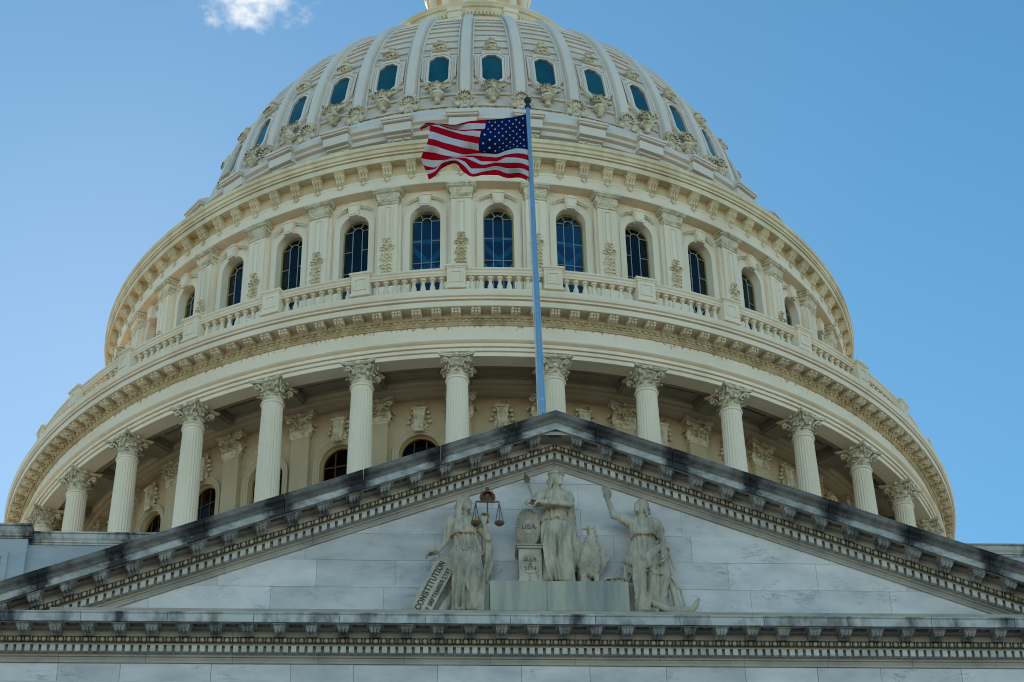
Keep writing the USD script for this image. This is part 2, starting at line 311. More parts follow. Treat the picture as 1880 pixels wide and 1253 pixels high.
# --- colonnade
def column_proto():
    P = proto('column')
    zs = [28.42, 29.5, 31.5, 33.5, 35.2, 35.85]; rs = [.42, .42, .412, .395, .37, .358]
    nf, q = 24, 5; ang = np.arange(nf * q) * 2 * np.pi / (nf * q); ph = (np.arange(nf * q) % q) / q
    dent = np.where(ph == 0, 0, np.sin(np.pi * ph)) * .035
    rings = [np.c_[.42 * np.cos(ang), .42 * np.sin(ang), np.full_like(ang, 28.36)]]
    rings += [np.c_[(r - dent) * np.cos(ang), (r - dent) * np.sin(ang), np.full_like(ang, z)] for z, r in zip(zs, rs)]
    rings += [np.c_[.357 * np.cos(ang), .357 * np.sin(ang), np.full_like(ang, 35.93)], np.c_[.357 * np.cos(ang), .357 * np.sin(ang), np.full_like(ang, 35.99)]]
    m = MB().grid(np.array(rings), wrap=True)
    m.rev([(.357, 35.985), (.40, 36.0), (.41, 36.03), (.40, 36.06), (.35, 36.07)], n=24)
    mv = lambda v: v + [0, -18.36, 0]
    part(P, 'shaft', m.move(mv), CREAM, 35)
    m = MB().box(-.58, .58, -.58, .58, 27.95, 28.12, .01)
    m.rev([(.56, 28.12), (.58, 28.16), (.56, 28.2), (.49, 28.22), (.48, 28.26), (.52, 28.29), (.52, 28.33), (.43, 28.37)], n=24)
    part(P, 'base', m.move(mv), CREAM, 35)
    m = MB(); z0 = 36.06
    m.rev([(.33, z0), (.335, z0 + .3), (.36, z0 + .52), (.44, z0 + .68), (.5, z0 + .70)], n=24)
    for row, (h, w, cu, r0) in enumerate(((.30, .25, .34, .335), (.50, .26, .36, .34))):
        for k in range(8):
            L = leaf(w, h, cu, -.02, n=9, m=5, lobes=4); L = L + [0, -r0 - .012 - .012 * (1 - row), z0 + .01]
            m.mb(MB().grid(L), rotz(k * 45 + 22.5 * row))
    for k in range(4):
        a = 45 + 90 * k; t = np.linspace(0, 1, 16); th = t * 2 * np.pi * 1.35 + np.pi * .6
        rad = .095 * (1 - .75 * t); c0 = np.array([.58, z0 + .57])
        for side in (-1, 1):
            pts = np.c_[np.full(16, side * .045), -(c0[0] - rad * np.cos(th)), c0[1] + rad * np.sin(th)]
            stem = np.array([[side * .16, -.36, z0 + .34], [side * .12, -.42, z0 + .5], [side * .07, -.5, z0 + .62], [side * .05, -.58, z0 + .665]])
            m.mb(MB().tube(np.vstack([stem, pts[2:]]), np.r_[.02, .03, .034, .034, np.linspace(.036, .028, 14)], 5), rotz(a))
        m.mb(MB().grid(leaf(.17, .44, .5, n=7) + [0, -.39, z0 + .3]), rotz(a))
        for side in (-1, 1):
            th2 = t * 2 * np.pi * 1.2; r2 = .055 * (1 - .7 * t)
            m.mb(MB().tube(np.c_[side * (.075 + r2 * np.cos(th2)), np.full(16, -.455), z0 + .60 + r2 * np.sin(th2)], .018, 4), rotz(90 * k))
        m.mb(MB().ball((0, -.52, z0 + .745), (.085, .05, .085)).grid(leaf(.12, .3, .25, n=5) + [0, -.42, z0 + .4]), rotz(90 * k))
    c = []
    for k in range(4):
        for t in np.linspace(-1, 1, 9):
            a = math.radians(90 * k); x, y = .62 * t * .97, -(.48 + .14 * t * t)
            c.append((x * math.cos(a) - y * math.sin(a), x * math.sin(a) + y * math.cos(a)))
    ab = sg.Polygon(c).buffer(0)
    m.ext(affinity.scale(ab, .95, .95), z0 + .69, z0 + .735, 'z').ext(ab, z0 + .735, z0 + .79, 'z')
    part(P, 'capital', m.move(mv), ORN, 40)
    return P
PC = column_proto()
for a in ALL: inst(dome, 'column', PC, a if a <= 180 else a - 360)

# --- loggia ceiling and inner wall
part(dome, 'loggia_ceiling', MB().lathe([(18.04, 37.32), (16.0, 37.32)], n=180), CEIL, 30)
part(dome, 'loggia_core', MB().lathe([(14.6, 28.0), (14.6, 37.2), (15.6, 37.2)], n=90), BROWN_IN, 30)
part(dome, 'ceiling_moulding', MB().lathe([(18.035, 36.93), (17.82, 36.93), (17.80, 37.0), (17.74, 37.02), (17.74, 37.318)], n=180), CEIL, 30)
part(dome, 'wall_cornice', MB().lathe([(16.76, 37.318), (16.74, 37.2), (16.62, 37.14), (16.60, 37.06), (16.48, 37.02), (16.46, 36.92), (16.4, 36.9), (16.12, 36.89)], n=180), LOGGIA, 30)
beam = MB().box(-.42, .42, -17.735, -16.765, 36.99, 37.315).box(-.32, .32, -17.7, -16.8, 36.94, 36.985)
cof = MB().box(-1.0, 1.0, -17.5, -16.98, 37.25, 37.315).box(-.8, .8, -17.4, -17.08, 37.2, 37.248)
for a in VIS: part(dome, 'ceiling_beam', beam, CEIL, rot=a)
for a in BAYS: part(dome, 'ceiling_coffer', cof, CEIL, rot=a)
def bay(R):
    h = math.radians(5) * R; return h
hw = bay(R_IN)
wall = sg.box(-hw, 28.0, hw, 36.905).difference(arch(.70, 30.0, 34.78))
P_W = bent(wall, R_IN, R_IN - .45)
back = MB().lathe([(R_IN, 28.0), (R_IN, 36.9)], 95, 265, 80)
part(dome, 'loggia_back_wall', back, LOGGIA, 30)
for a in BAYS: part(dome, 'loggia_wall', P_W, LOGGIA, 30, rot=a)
def low_window():
    P = proto('arched_loggia_window')
    m = MB()
    for o, i, rf in ((.93, .86, .10), (.86, .77, .075), (.77, .70, .05)):
        m.mb(bent(arch(o, 29.5, 34.78, 24).difference(arch(i, 29.0, 34.78, 24)), R_IN + rf, R_IN - .02))
    part(P, 'archivolt', m, LOGGIA, 30)
    part(P, 'frame', bent(arch(.698, 30.0, 34.78, 24).difference(arch(.63, 29.9, 34.78, 24)), R_IN - .12, R_IN - .3), GOLD, 30)
    part(P, 'pane', MB().ext(arch(.632, 30, 34.78, 20), -(R_IN - .22), -(R_IN - .21), 'y'), GLASS_BROWN)
    m = MB()
    for x in (-.21, .21): m.box(x - .02, x + .02, -(R_IN - .19), -(R_IN - .21) - .001, 30, 35.3)
    m.box(-.62, .62, -(R_IN - .185), -(R_IN - .205), 34.72, 34.77)
    part(P, 'glazing_bar', m, BAR)
    m = MB(); k = [(-.14, 35.62), (.14, 35.62), (.21, 36.36), (-.21, 36.36)]
    m.ext(k, -(R_IN + .24), -(R_IN + .02), 'y'); m.box(-.25, .25, -(R_IN + .29), -R_IN, 36.36, 36.44, .02)
    m.ext([(-.03, 35.66), (.03, 35.66), (.05, 36.34), (-.05, 36.34)], -(R_IN + .28), -(R_IN + .2), 'y')
    for x in (-.12, -.04, .04, .12): m.ball((x, -(R_IN + .2), 35.58), (.06, .07, .08))
    rr = random.Random(5)
    for q in range(12):
        m.grid(leaf(.16, .2, .3, n=5, m=3) @ np.array(rotz(0)[:3, :3]) + [rr.uniform(-.22, .22), -(R_IN + .18), 36.42 + rr.uniform(-.03, .08)])
    for sd in (-1, 1):
        for q in range(7):
            a = sd * rr.uniform(.6, 2.3); m.grid(leaf(.13, .22, .3, n=5, m=3) @ np.array([[math.cos(a), 0, math.sin(a)], [0, 1, 0], [-math.sin(a), 0, math.cos(a)]]) + [sd * rr.uniform(.18, .26), -(R_IN + .1), 35.72 + .1 * q * rr.random()])
        for q in range(3):
            t = q / 3; m.ball((sd * (.26 + .12 * t + .04 * rr.random()), -(R_IN + .1), 36.3 - .55 * t), (.05 + .03 * rr.random(), .07, .06))
    part(P, 'keystone', m, ORN, 40)
    return P
PW = low_window()
for a in BAYS: inst(dome, 'loggia_window', PW, a)
def low_pilaster():
    P = proto('loggia_pilaster')
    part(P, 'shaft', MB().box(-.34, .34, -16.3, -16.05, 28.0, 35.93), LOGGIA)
    m = MB().box(-.38, .38, -16.34, -16.05, 35.93, 36.02, .02).box(-.35, .35, -16.31, -16.05, 36.02, 36.8)
    for row, h in ((0, .34), (1, .58)):
        for x in ((-.27, -.09, .09, .27) if row == 0 else (-.34, -.18, 0, .18, .34)):
            m.grid(leaf(.2, h, .32, n=8, lobes=4) + [x, -16.33, 36.02])
        for sd in (-1, 1):
            for y in (-16.26, -16.13): m.mb(MB().grid(leaf(.16, h, .3, n=7)), rotz(90 * sd, (sd * .36, y, 36.02)))
    t = np.linspace(0, 1, 14)
    for sd in (-1, 1):
        th = t * 8.2 + 1.6; rd = .1 * (1 - .72 * t)
        m.tube(np.c_[sd * (.40 - rd * np.cos(th)), np.full(14, -16.43), 36.66 + rd * np.sin(th)], .036, 5)
        m.tube([(sd * .12, -16.36, 36.4), (sd * .2, -16.4, 36.6), (sd * .34, -16.43, 36.75)], .035, 5)
    rr = random.Random(3)
    for q in range(16): m.ball((rr.uniform(-.36, .36), -16.36 - rr.random() * .05, rr.uniform(36.1, 36.72)), .03 + .03 * rr.random())
    m.ext([(-.56, -16.52), (-.2, -16.44), (.2, -16.44), (.56, -16.52), (.5, -16.05), (-.5, -16.05)], 36.78, 36.89, 'z').ball((0, -16.47, 36.82), (.09, .06, .08))
    part(P, 'capital', m, ORN, 40)
    return P
PL = low_pilaster()
for a in VIS: inst(dome, 'loggia_pilaster', PL, a)

# --- balustrade
ped = MB().box(-.32, .32, -19.0, -18.42, 39.45, 40.30, .01).box(-.36, .36, -19.03, -18.4, 39.451, 39.56, .015)
ped.box(-.36, .36, -19.03, -18.36, 40.28, 40.34, .015).box(-.40, .40, -19.07, -18.32, 40.34, 40.43, .02)
for fr in ((-.22, -.16, 39.68, 40.18), (.16, .22, 39.68, 40.18), (-.16, .16, 40.12, 40.18), (-.16, .16, 39.68, 39.74)): ped.box(fr[0], fr[1], -19.03, -18.98, fr[2], fr[3])
for a in VIS: part(dome, 'balustrade_pedestal', ped, CREAM, rot=a)
bal = MB().rev([(.0, 39.44), (.105, 39.445), (.105, 39.50), (.07, 39.52), (.085, 39.56), (.10, 39.64), (.095, 39.72), (.065, 39.82), (.05, 39.90), (.05, 39.94), (.085, 39.955), (.085, 39.975), (.06, 39.99), (.06, 40.0), (.11, 40.015), (.11, 40.095)], c=(0, -18.68, 0), n=8)
for a in BAYS:
    for k in range(8): part(dome, 'baluster', bal, CREAM, 40, rot=a + (k - 3.5) * .985)
# --- upper drum
hw = bay(R_UP)
wall = sg.box(-hw, 39.05, hw, 46.66).difference(arch(.565, 41.0, 45.32, 24))
P_W = bent(wall, R_UP, R_UP - .5)
part(dome, 'drum_back_wall', MB().lathe([(R_UP, 39.05), (R_UP, 46.66)], 95, 265, 80), CREAM, 30)
for a in BAYS: part(dome, 'drum_wall', P_W, CREAM, 30, rot=a)
part(dome, 'drum_core', MB().lathe([(13.4, 39.0), (13.4, 47.0)], n=72), DARK, 30)
part(dome, 'drum_core_ceiling', MB().lathe([(13.4, 46.9), (15.2, 46.9)], n=72), DARK, 30)
trs = MB().box(-.75, .75, -14.85, -14.75, 44.66, 44.86)
for sd in (-1, 1):
    d = np.array([1.9, 0, 2.3 * sd]); a = math.degrees(math.atan2(2.3 * sd, 1.9)); M = np.eye(4); c_, s_ = math.cos(math.radians(a)), math.sin(math.radians(a))
    M[:3, :3] = [[c_, 0, -s_], [0, 1, 0], [s_, 0, c_]]; M[:3, 3] = (0, -14.8 + .06 * sd, 43.75); trs.mb(MB().box(-1.45, 1.45, -.05, .05, -.1, .1), M)
for a in BAYS: part(dome, 'interior_truss', trs, STEEL, rot=a)
def up_window():
    P = proto('arched_drum_window'); Y = -(R_UP - .33)
    m = bent(arch(.80, 39.3, 45.32, 24).difference(arch(.566, 39.0, 45.32, 24)), R_UP + .06, R_UP - .01)
    m.mb(bent(arch(.86, 39.3, 45.32, 24).difference(arch(.80, 39.0, 45.32, 24)), R_UP + .03, R_UP - .01))
    part(P, 'surround', m, CREAM, 30)
    gl = arch(.562, 41.0, 45.28, 24)
    part(P, 'frame', MB().ext(gl.difference(arch(.515, 40.9, 45.28, 24)), Y - .05, Y + .04, 'y'), GOLD)
    g = arch(.52, 41.0, 45.28, 20); x = .185; top = 45.40
    ln = [sg.LineString([(s_ * x, 41), (s_ * x, top)]) for s_ in (-1, 1)] + [sg.LineString([(-x + 0, top)] + [(x * math.cos(t), top + x * math.sin(t)) for t in np.linspace(np.pi, 0, 9)])]
    ln += [sg.LineString([(s_ * x, 45.42), (s_ * .6, 45.42)]) for s_ in (-1, 1)] + [sg.LineString([(s_ * .12, top + .13), (s_ * .33, 45.9)]) for s_ in (-1, 1)]
    ln += [sg.LineString([(-.6, 43.5), (.6, 43.5)]), sg.LineString([(-.6, 44.5), (-x, 44.5)]), sg.LineString([(.6, 44.5), (x, 44.5)])]
    ln += [sg.LineString([(s_ * .6, 43.45), (s_ * .03, 42.62)]) for s_ in (-1, 1)]
    bars = ops.unary_union([q.buffer(.011, cap_style='flat') for q in ln]).intersection(g)
    part(P, 'glazing_bar', MB().ext(bars, Y - .03, Y + .0, 'y'), MUNTIN)
    for q in g.difference(ops.unary_union([q.buffer(.006) for q in ln])).geoms:
        if q.area > .003: part(P, 'pane', MB().ext(q, Y + .005, Y + .012, 'y'), GLASS)
    m = MB().ext([(-.165, 45.80), (.165, 45.80), (.245, 46.30), (-.245, 46.30)], -(R_UP + .22), -R_UP, 'y')
    m.ext([(-.11, 45.86), (.11, 45.86), (.165, 46.25), (-.165, 46.25)], -(R_UP + .25), -(R_UP + .2), 'y')
    m.tube([(-.12, -(R_UP + .18), 46.37), (.12, -(R_UP + .18), 46.37)], .055, 8); m.box(-.25, .25, -(R_UP + .25), -R_UP, 46.28, 46.33)
    part(P, 'keystone', m, CREAM)
    for sd in (-1, 1):
        m = MB()
        for q in range(5):
            t = q / 5; a = math.radians(74 - 30 * t); rr = .95
            m.grid(leaf(.13 * (1 - .5 * t), .15, .2, n=5, m=3) @ np.array([[math.cos(a - 1.9), 0, math.sin(a - 1.9)], [0, 1, 0], [-math.sin(a - 1.9), 0, math.cos(a - 1.9)]]) * [sd, 1, 1] + [sd * rr * math.cos(a), -(R_UP + .08), 45.30 + rr * math.sin(a)])
        part(P, 'leaf_spray', m, ORN, 40)
    return P
PUW = up_window()
for a in BAYS: inst(dome, 'drum_window', PUW, a)
def up_pilaster():
    P = proto('drum_pilaster')
    m = MB().box(-.375, .375, -15.78, -15.4, 39.06, 46.0); m.box(-.48, .48, -15.66, -15.4, 39.06, 46.0)
    for fr in ((-.175, -.135, 44.2, 45.86), (.135, .175, 44.2, 45.86), (-.135, .135, 45.82, 45.86), (-.135, .135, 44.2, 44.24)): m.box(fr[0], fr[1], -15.81, -15.77, fr[2], fr[3])
    m.box(-.07, .07, -15.80, -15.77, 44.3, 45.76)
    part(P, 'shaft', m, CREAM)
    m = MB().box(-.41, .41, -15.83, -15.4, 45.96, 46.02, .015).box(-.395, .395, -15.80, -15.4, 46.02, 46.30)
    for k in range(7):
        x = -.36 + .12 * k; m.ball((x, -15.81, 46.12), (.045, .03, .05)).ball((x + .06, -15.81, 46.21), (.035, .03, .035))
    for k in range(3):
        for sd in (-1, 1): m.ball((sd * .40, -15.72 + .13 * k, 46.14), (.03, .045, .05))
    m.ext([(-15.80, 46.28), (-15.40, 46.28), (-15.40, 46.60), (-15.97, 46.60), (-15.97, 46.55), (-15.90, 46.46), (-15.84, 46.36)], -.44, .44)
    m.box(-.50, .50, -15.93, -15.4, 46.44, 46.62, .03).box(-.56, .56, -16.0, -15.4, 46.54, 46.645, .02)
    for k in range(11): m.ball((-.48 + .096 * k, -15.95, 46.49), (.035, .035, .05))
    for k in range(5):
        for sd in (-1, 1): m.ball((sd * .51, -15.9 + .1 * k, 46.49), (.035, .035, .05))
    part(P, 'capital', m, ORN, 40)
    m = MB(); rr = random.Random(11)
    m.box(-.17, .17, -15.81, -15.77, 42.4, 43.75)
    for z, w in [(44.30, .10), (44.18, .16), (44.02, .24), (43.92, .27), (43.8, .16), (43.62, .15), (43.45, .18), (43.3, .12), (43.12, .17), (42.96, .17), (42.8, .12), (42.65, .16), (42.5, .16)]:
        for sd in (-1, 1):
            for q in range(2):
                a = rr.uniform(-.9, .9); L = leaf(w * .75, .2, .3, n=5, m=3)
                R_ = np.array([[math.cos(a), 0, math.sin(a)], [0, 1, 0], [-math.sin(a), 0, math.cos(a)]])
                m.grid(L @ R_ + [sd * w * rr.uniform(.3, .8), -15.83, z - .1])
        m.ball((rr.uniform(-.05, .05), -15.83, z), (.05 + .03 * rr.random(), .05, .05))
    part(P, 'flower_drop', m, CREAM_WARM, 40)
    return P
PUP = up_pilaster()
for a in VIS: inst(dome, 'drum_pilaster', PUP, a)
part(dome, 'drum_architrave', MB().lathe([(15.35, 46.655), (15.93, 46.655), (15.95, 46.67), (15.95, 47.02), (15.98, 47.05), (15.99, 47.10), (15.97, 47.14), (15.86, 47.16)], n=180), CREAM, 30)
part(dome, 'drum_frieze', MB().lathe([(15.855, 47.161), (15.85, 47.58), (15.9, 47.62), (15.92, 47.66), (15.8, 47.665)], n=180), CREAM_WARM, 30)
part(dome, 'drum_cornice', MB().lathe([(15.82, 47.67), (16.22, 47.67), (16.23, 47.64), (16.29, 47.64), (16.30, 47.66), (16.30, 47.86), (16.25, 47.865), (16.25, 47.90), (16.34, 47.91), (16.34, 48.0), (16.29, 48.005), (16.29, 48.04), (16.36, 48.06), (16.39, 48.18), (16.36, 48.185), (16.36, 48.21), (16.43, 48.24), (16.44, 48.32), (16.44, 48.40), (16.38, 48.44), (15.9, 48.55), (14.1, 48.75)], n=216), CREAM_WARM, 30)
def console():
    m = MB()
    prof = [(-15.84, 47.12), (-15.84, 47.60), (-16.17, 47.60), (-16.21, 47.55), (-16.20, 47.47), (-16.13, 47.41), (-16.06, 47.38), (-16.02, 47.32), (-16.03, 47.25), (-16.0, 47.18), (-15.95, 47.14), (-15.9, 47.12)]
    m.ext(prof, -.165, .165)
    for x in (-.11, 0, .11):
        m.tube([(x, -15.98, 47.16), (x, -16.035, 47.22), (x, -16.03, 47.31), (x, -16.09, 47.385), (x, -16.18, 47.44), (x, -16.215, 47.51), (x, -16.17, 47.575)], .045, 6)
    m.box(-.19, .19, -16.235, -15.84, 47.585, 47.625, .01).box(-.23, .23, -16.26, -15.84, 47.625, 47.668, .01)
    for sd in (-1, 1):
        m.ball((sd * .165, -16.08, 47.5), (.03, .08, .08)).ball((sd * .165, -15.95, 47.24), (.03, .06, .06))
    m.ball((0, -15.98, 47.03), (.09, .075, .07)).ball((0, -16.0, 46.96), (.05, .05, .05))
    for k in range(5): m.grid(leaf(.1, .14, .2, n=5, m=3) + [-.1 + .05 * k, -15.98, 47.02])
    return m
P_C = console()
for k in range(-29, 30): part(dome, 'console', P_C, CREAM_WARM, 40, rot=10 / 3 * k + 5 / 3)

# --- stepped ring under the shell
part(dome, 'dome_base_ring', MB().lathe([(13.62, 48.7), (13.62, 50.36), (14.40, 50.40), (14.42, 50.42), (14.42, 50.60), (14.38, 50.61), (14.38, 50.64), (14.54, 50.68), (14.58, 50.76), (14.55, 50.77), (14.55, 50.80), (14.70, 50.86), (14.72, 51.06), (14.66, 51.09), (13.62, 52.2), (13.55, 52.42), (13.1, 52.45)], n=180), SHELL, 30)
blk = MB().box(-.55, .55, -14.80, -13.6, 50.44, 50.86, .015).box(-.60, .60, -14.93, -14.0, 50.88, 50.96, .015).box(-.64, .64, -14.99, -14.0, 50.96, 51.07, .02)
blk.ext([(-14.95, 51.07), (-14.0, 51.07), (-14.0, 51.75)], -.6, .6)
blk.box(-.5, .5, -14.62, -13.6, 50.36, 50.44, .02).box(-.46, .46, -14.46, -13.5, 50.26, 50.36, .02).box(-.42, .42, -14.30, -13.5, 48.72, 50.26, .01)
pan = MB(); rr = random.Random(21)
for k in range(26):
    a = rr.uniform(-1.2, 1.2); R_ = np.array([[math.cos(a), 0, math.sin(a)], [0, 1, 0], [-math.sin(a), 0, math.cos(a)]])
    pan.grid(leaf(.2, .26, .3, n=5, m=3) @ R_ + [rr.uniform(-.34, .34), -14.36, rr.uniform(49.65, 50.12)])
for sd in (-1, 1): pan.tube([(sd * .38, -14.6, 50.08), (sd * .3, -14.62, 50.18), (sd * .18, -14.62, 50.15), (sd * .16, -14.62, 50.05), (sd * .24, -14.62, 50.02)], .035, 5)
for a in VIS:
    part(dome, 'base_block', blk, SHELL, rot=a); part(dome, 'leaf_panel', pan, ORN, 40, rot=a)

# --- the shell: ribs, lapped panels, windows
R0, H0, HH, EE = 13.17, 51.93, 12.8, .775
def shell(t, off=0.0): return R0 * math.cos(t) ** EE + off, H0 + HH * math.sin(t)
TT = np.linspace(0, 1.40, 2000); SR = R0 * np.cos(TT) ** EE; SZ = H0 + HH * np.sin(TT)
def r_at(z, off=0.0): return float(np.interp(z, SZ, SR)) + off
tt = np.linspace(0.0, 1.42, 40)
part(dome, 'shell_lining', MB().lathe([shell(t, -.42 if shell(t)[1] < 61.9 else -.30) for t in tt], n=144), SHELL, 30)
rows = [52.3, 53.05, 53.85, 54.62, 55.40, 56.18, 56.72, 57.25, 57.88, 58.46, 59.02, 59.6, 60.2, 60.8, 61.4, 62.0]
oct_ = lambda w, z0, z1, c: sg.Polygon([(-w + c, z0), (w - c, z0), (w, z0 + c), (w, z1 - c), (w - c, z1), (-w + c, z1), (-w, z1 - c), (-w, z0 + c)])
for a in BAYS:
    for z0, z1 in zip(rows[:-1], rows[1:]):
        m = MB(); an = np.radians(np.linspace(-4.9, 4.9, 8))
        pts = [(r_at(z0, -.37), z0 + .005), (r_at(z0, -.25), z0), (r_at(z0, -.245), z0 + .06), (r_at((z0 + z1) / 2, -.30), (z0 + z1) / 2), (r_at(z1, -.36), z1 + .04)]
        pts = np.array(pts); P = np.stack([np.outer(pts[:, 0], np.sin(an)), -np.outer(pts[:, 0], np.cos(an)), np.repeat(pts[:, 1:2], 8, 1)], -1)
        part(dome, 'shell_panel', m.grid(P[::-1]), SHELL, 40, rot=a)
def rib():
    m = MB(); t = np.linspace(.01, 1.36, 44)
    sec = [(-.35, -.4), (-.35, -.17), (-.30, -.14), (-.275, -.20), (-.235, -.20), (-.225, -.05), (-.18, 0), (.18, 0), (.225, -.05), (.235, -.20), (.275, -.20), (.30, -.14), (.35, -.17), (.35, -.4)]
    P = []
    for q in t:
        r, z = shell(q); e = 1e-3; r2, z2 = shell(q + e); tr, tz = (r2 - r), (z2 - z); L = math.hypot(tr, tz); nr, nz = tz / L, -tr / L
        k = .42 + .58 * r / R0
        P.append([(s_ * k, -(r + d * nr), z + d * nz) for s_, d in sec])
    return m.grid(np.array(P))
P_R = rib()
for a in ALL: part(dome, 'rib', P_R, SHELL, 35, rot=a if a <= 180 else a - 360)
# window plates stand on the slope of the shell
zb, zt = 54.2, 56.85
def on_slope(v):
    """(x, depth outward, z) laid on the shell's curve."""
    z = v[:, 2]; r = np.interp(z, SZ, SR) - .26; return np.c_[v[:, 0], -(r - v[:, 0] ** 2 / 26 + v[:, 1]), z]
def dome_window():
    P = proto('dome_window')
    dn = lambda poly: list(getattr(poly, 'geoms', [poly]))
    def lay(poly, d0, d1):
        m = MB()
        for z in np.arange(53.6, 57.6, .25):
            q = poly.intersection(sg.box(-3, z, 3, z + .25))
            for g in dn(q):
                if g.geom_type == 'Polygon' and g.area > 1e-6: m.ext(g, -d1, -d0, 'y')
        return m.move(lambda v: on_slope(v * [1, -1, 1]))
    glass = oct_(.41, 54.50, 56.38, .24)
    plate = ops.unary_union([oct_(.58, 54.28, 56.62, .28), sg.box(-.72, 54.75, .72, 56.5), sg.box(-.4, 56.4, .4, 56.85)])
    for sd in (-1, 1): plate = plate.difference(sg.Point(sd * .74, 54.72).buffer(.17))
    m = lay(plate.difference(glass.buffer(.02)), -.1, .10); m.mb(lay(oct_(.51, 54.40, 56.48, .28).difference(glass), -.1, .15)); m.mb(lay(oct_(.575, 54.31, 56.57, .29).difference(oct_(.53, 54.37, 56.52, .28)), -.1, .16))
    for sd in (-1, 1): m.mb(lay(sg.box(min(sd * .66, sd * .72), 54.9, max(sd * .66, sd * .72), 56.4), .0, .14))
    part(P, 'surround', m, SHELL)
    part(P, 'pane', lay(glass.buffer(.01), -.05, .045), GLASS_TEAL)
    m = MB(); yt = -(r_at(56.85) - .14)
    m.box(-.36, .36, yt - .1, yt + .2, 56.82, 56.87, .015).box(-.16, .16, yt - .1, yt + .3, 56.87, 57.02, .03)
    for k in range(9):
        a = rr.uniform(-1.3, 1.3); R_ = np.array([[math.cos(a), 0, math.sin(a)], [0, 1, 0], [-math.sin(a), 0, math.cos(a)]])
        m.grid(leaf(.16, .24, .25, n=5, m=3) @ R_ + [rr.uniform(-.26, .26), yt - .16, 56.86 + rr.uniform(0, .10)])
    m.rev([(.0, 57.0), (.12, 57.01), (.14, 57.06), (.24, 57.14), (.27, 57.20), (.26, 57.26), (.16, 57.31), (.09, 57.36), (.09, 57.42), (.16, 57.46), (.17, 57.53), (.08, 57.58), (.06, 57.64), (0, 57.68)], c=(0, yt + .12, 0), n=14)
    part(P, 'urn', m, ORN, 40)
    m = MB(); yb = -(r_at(54.2) - .09)
    for k in range(26):
        t = rr.random(); a = rr.uniform(-1.6, 1.6) + (3.1 if rr.random() < .4 else 0); R_ = np.array([[math.cos(a), 0, math.sin(a)], [0, 1, 0], [-math.sin(a), 0, math.cos(a)]])
        m.grid(leaf(.22, .27, .35, n=6, m=3) @ R_ + [(t - .5) * .98, yb - .08 - .13 * (1 - abs(2 * t - 1)), 54.16 - .20 * (1 - abs(2 * t - 1)) * rr.random() + .05 * rr.random()])
    for k in range(16): m.ball((rr.uniform(-.3, .3), yb - .08, 54.18 + rr.uniform(-.14, .06)), .04 + .03 * rr.random())
    m.rev([(0, 53.32), (.08, 53.33), (.14, 53.41), (.13, 53.49), (.08, 53.53), (.12, 53.57), (.23, 53.64), (.29, 53.74), (.29, 53.80), (.22, 53.84), (.14, 53.92), (.17, 54.05)], c=(0, yb - .04, 0), n=14)
    for k in range(12): m.ball((.27 * math.cos(k * math.pi / 6), yb - .04 + .27 * math.sin(k * math.pi / 6), 53.72), (.05, .05, .07))
    part(P, 'pendant', m, ORN, 40)
    return P
rr = random.Random(33)
PDW = dome_window()
for a in BAYS: inst(dome, 'dome_window', PDW, a)
pal = MB(); yb = -(r_at(53.2) - .06)
for k in range(9):
    a = math.radians(-84 + 21 * k); R_ = np.array([[math.cos(a), 0, math.sin(a)], [0, 1, 0], [-math.sin(a), 0, math.cos(a)]])
    pal.grid(leaf(.27, .42 + .26 * math.cos(a), .22, n=7, m=5) @ R_ + [0, yb - .06, 53.22])
    pal.tube(np.array([[0, 0, .1], [0, -.03, .3], [0, -.05, .46]]) @ R_ + [0, yb - .1, 53.3], [.03, .04, .05], 5)
for sd in (-1, 1):
    pal.ball((sd * .3, yb - .1, 52.98), (.13, .12, .13), 2); t = np.linspace(0, 1, 12); th = t * 7
    pal.tube(np.c_[sd * (.3 + .17 * (1 - .6 * t) * np.cos(th)), np.full(12, yb - .14), 52.98 + .17 * (1 - .6 * t) * np.sin(th)], .03, 5)
    pal.grid(leaf(.2, .34, .3, n=5, m=3) @ np.array([[.3, 0, .95 * sd], [0, 1, 0], [-.95 * sd, 0, .3]]) + [sd * .1, yb - .12, 52.75])
pal.ball((0, yb - .06, 53.12), (.08, .08, .10)).grid(leaf(.5, .35, .3, n=5) + [0, yb - .06, 52.55])
for a in VIS: part(dome, 'palmette', pal, ORN, 40, rot=a)
gar = MB(); rb = r_at(52.9) - .08
for k in range(26):
    s_ = -.75 + 1.5 * k / 25; gar.mb(MB().ball((0, -rb, 52.86 + .06 * math.cos(4 * s_) + rr.uniform(-.05, .05)), (.06 + .04 * rr.random(), .09, .06 + .04 * rr.random())), rotz(math.degrees(s_ / rb)))
    gar.mb(MB().grid(leaf(.13, .2, .3, n=5, m=3) + [0, -rb - .05, 52.78]), rotz(math.degrees((s_ + .02) / rb)))
for a in BAYS: part(dome, 'garland', gar, ORN, 40, rot=a)

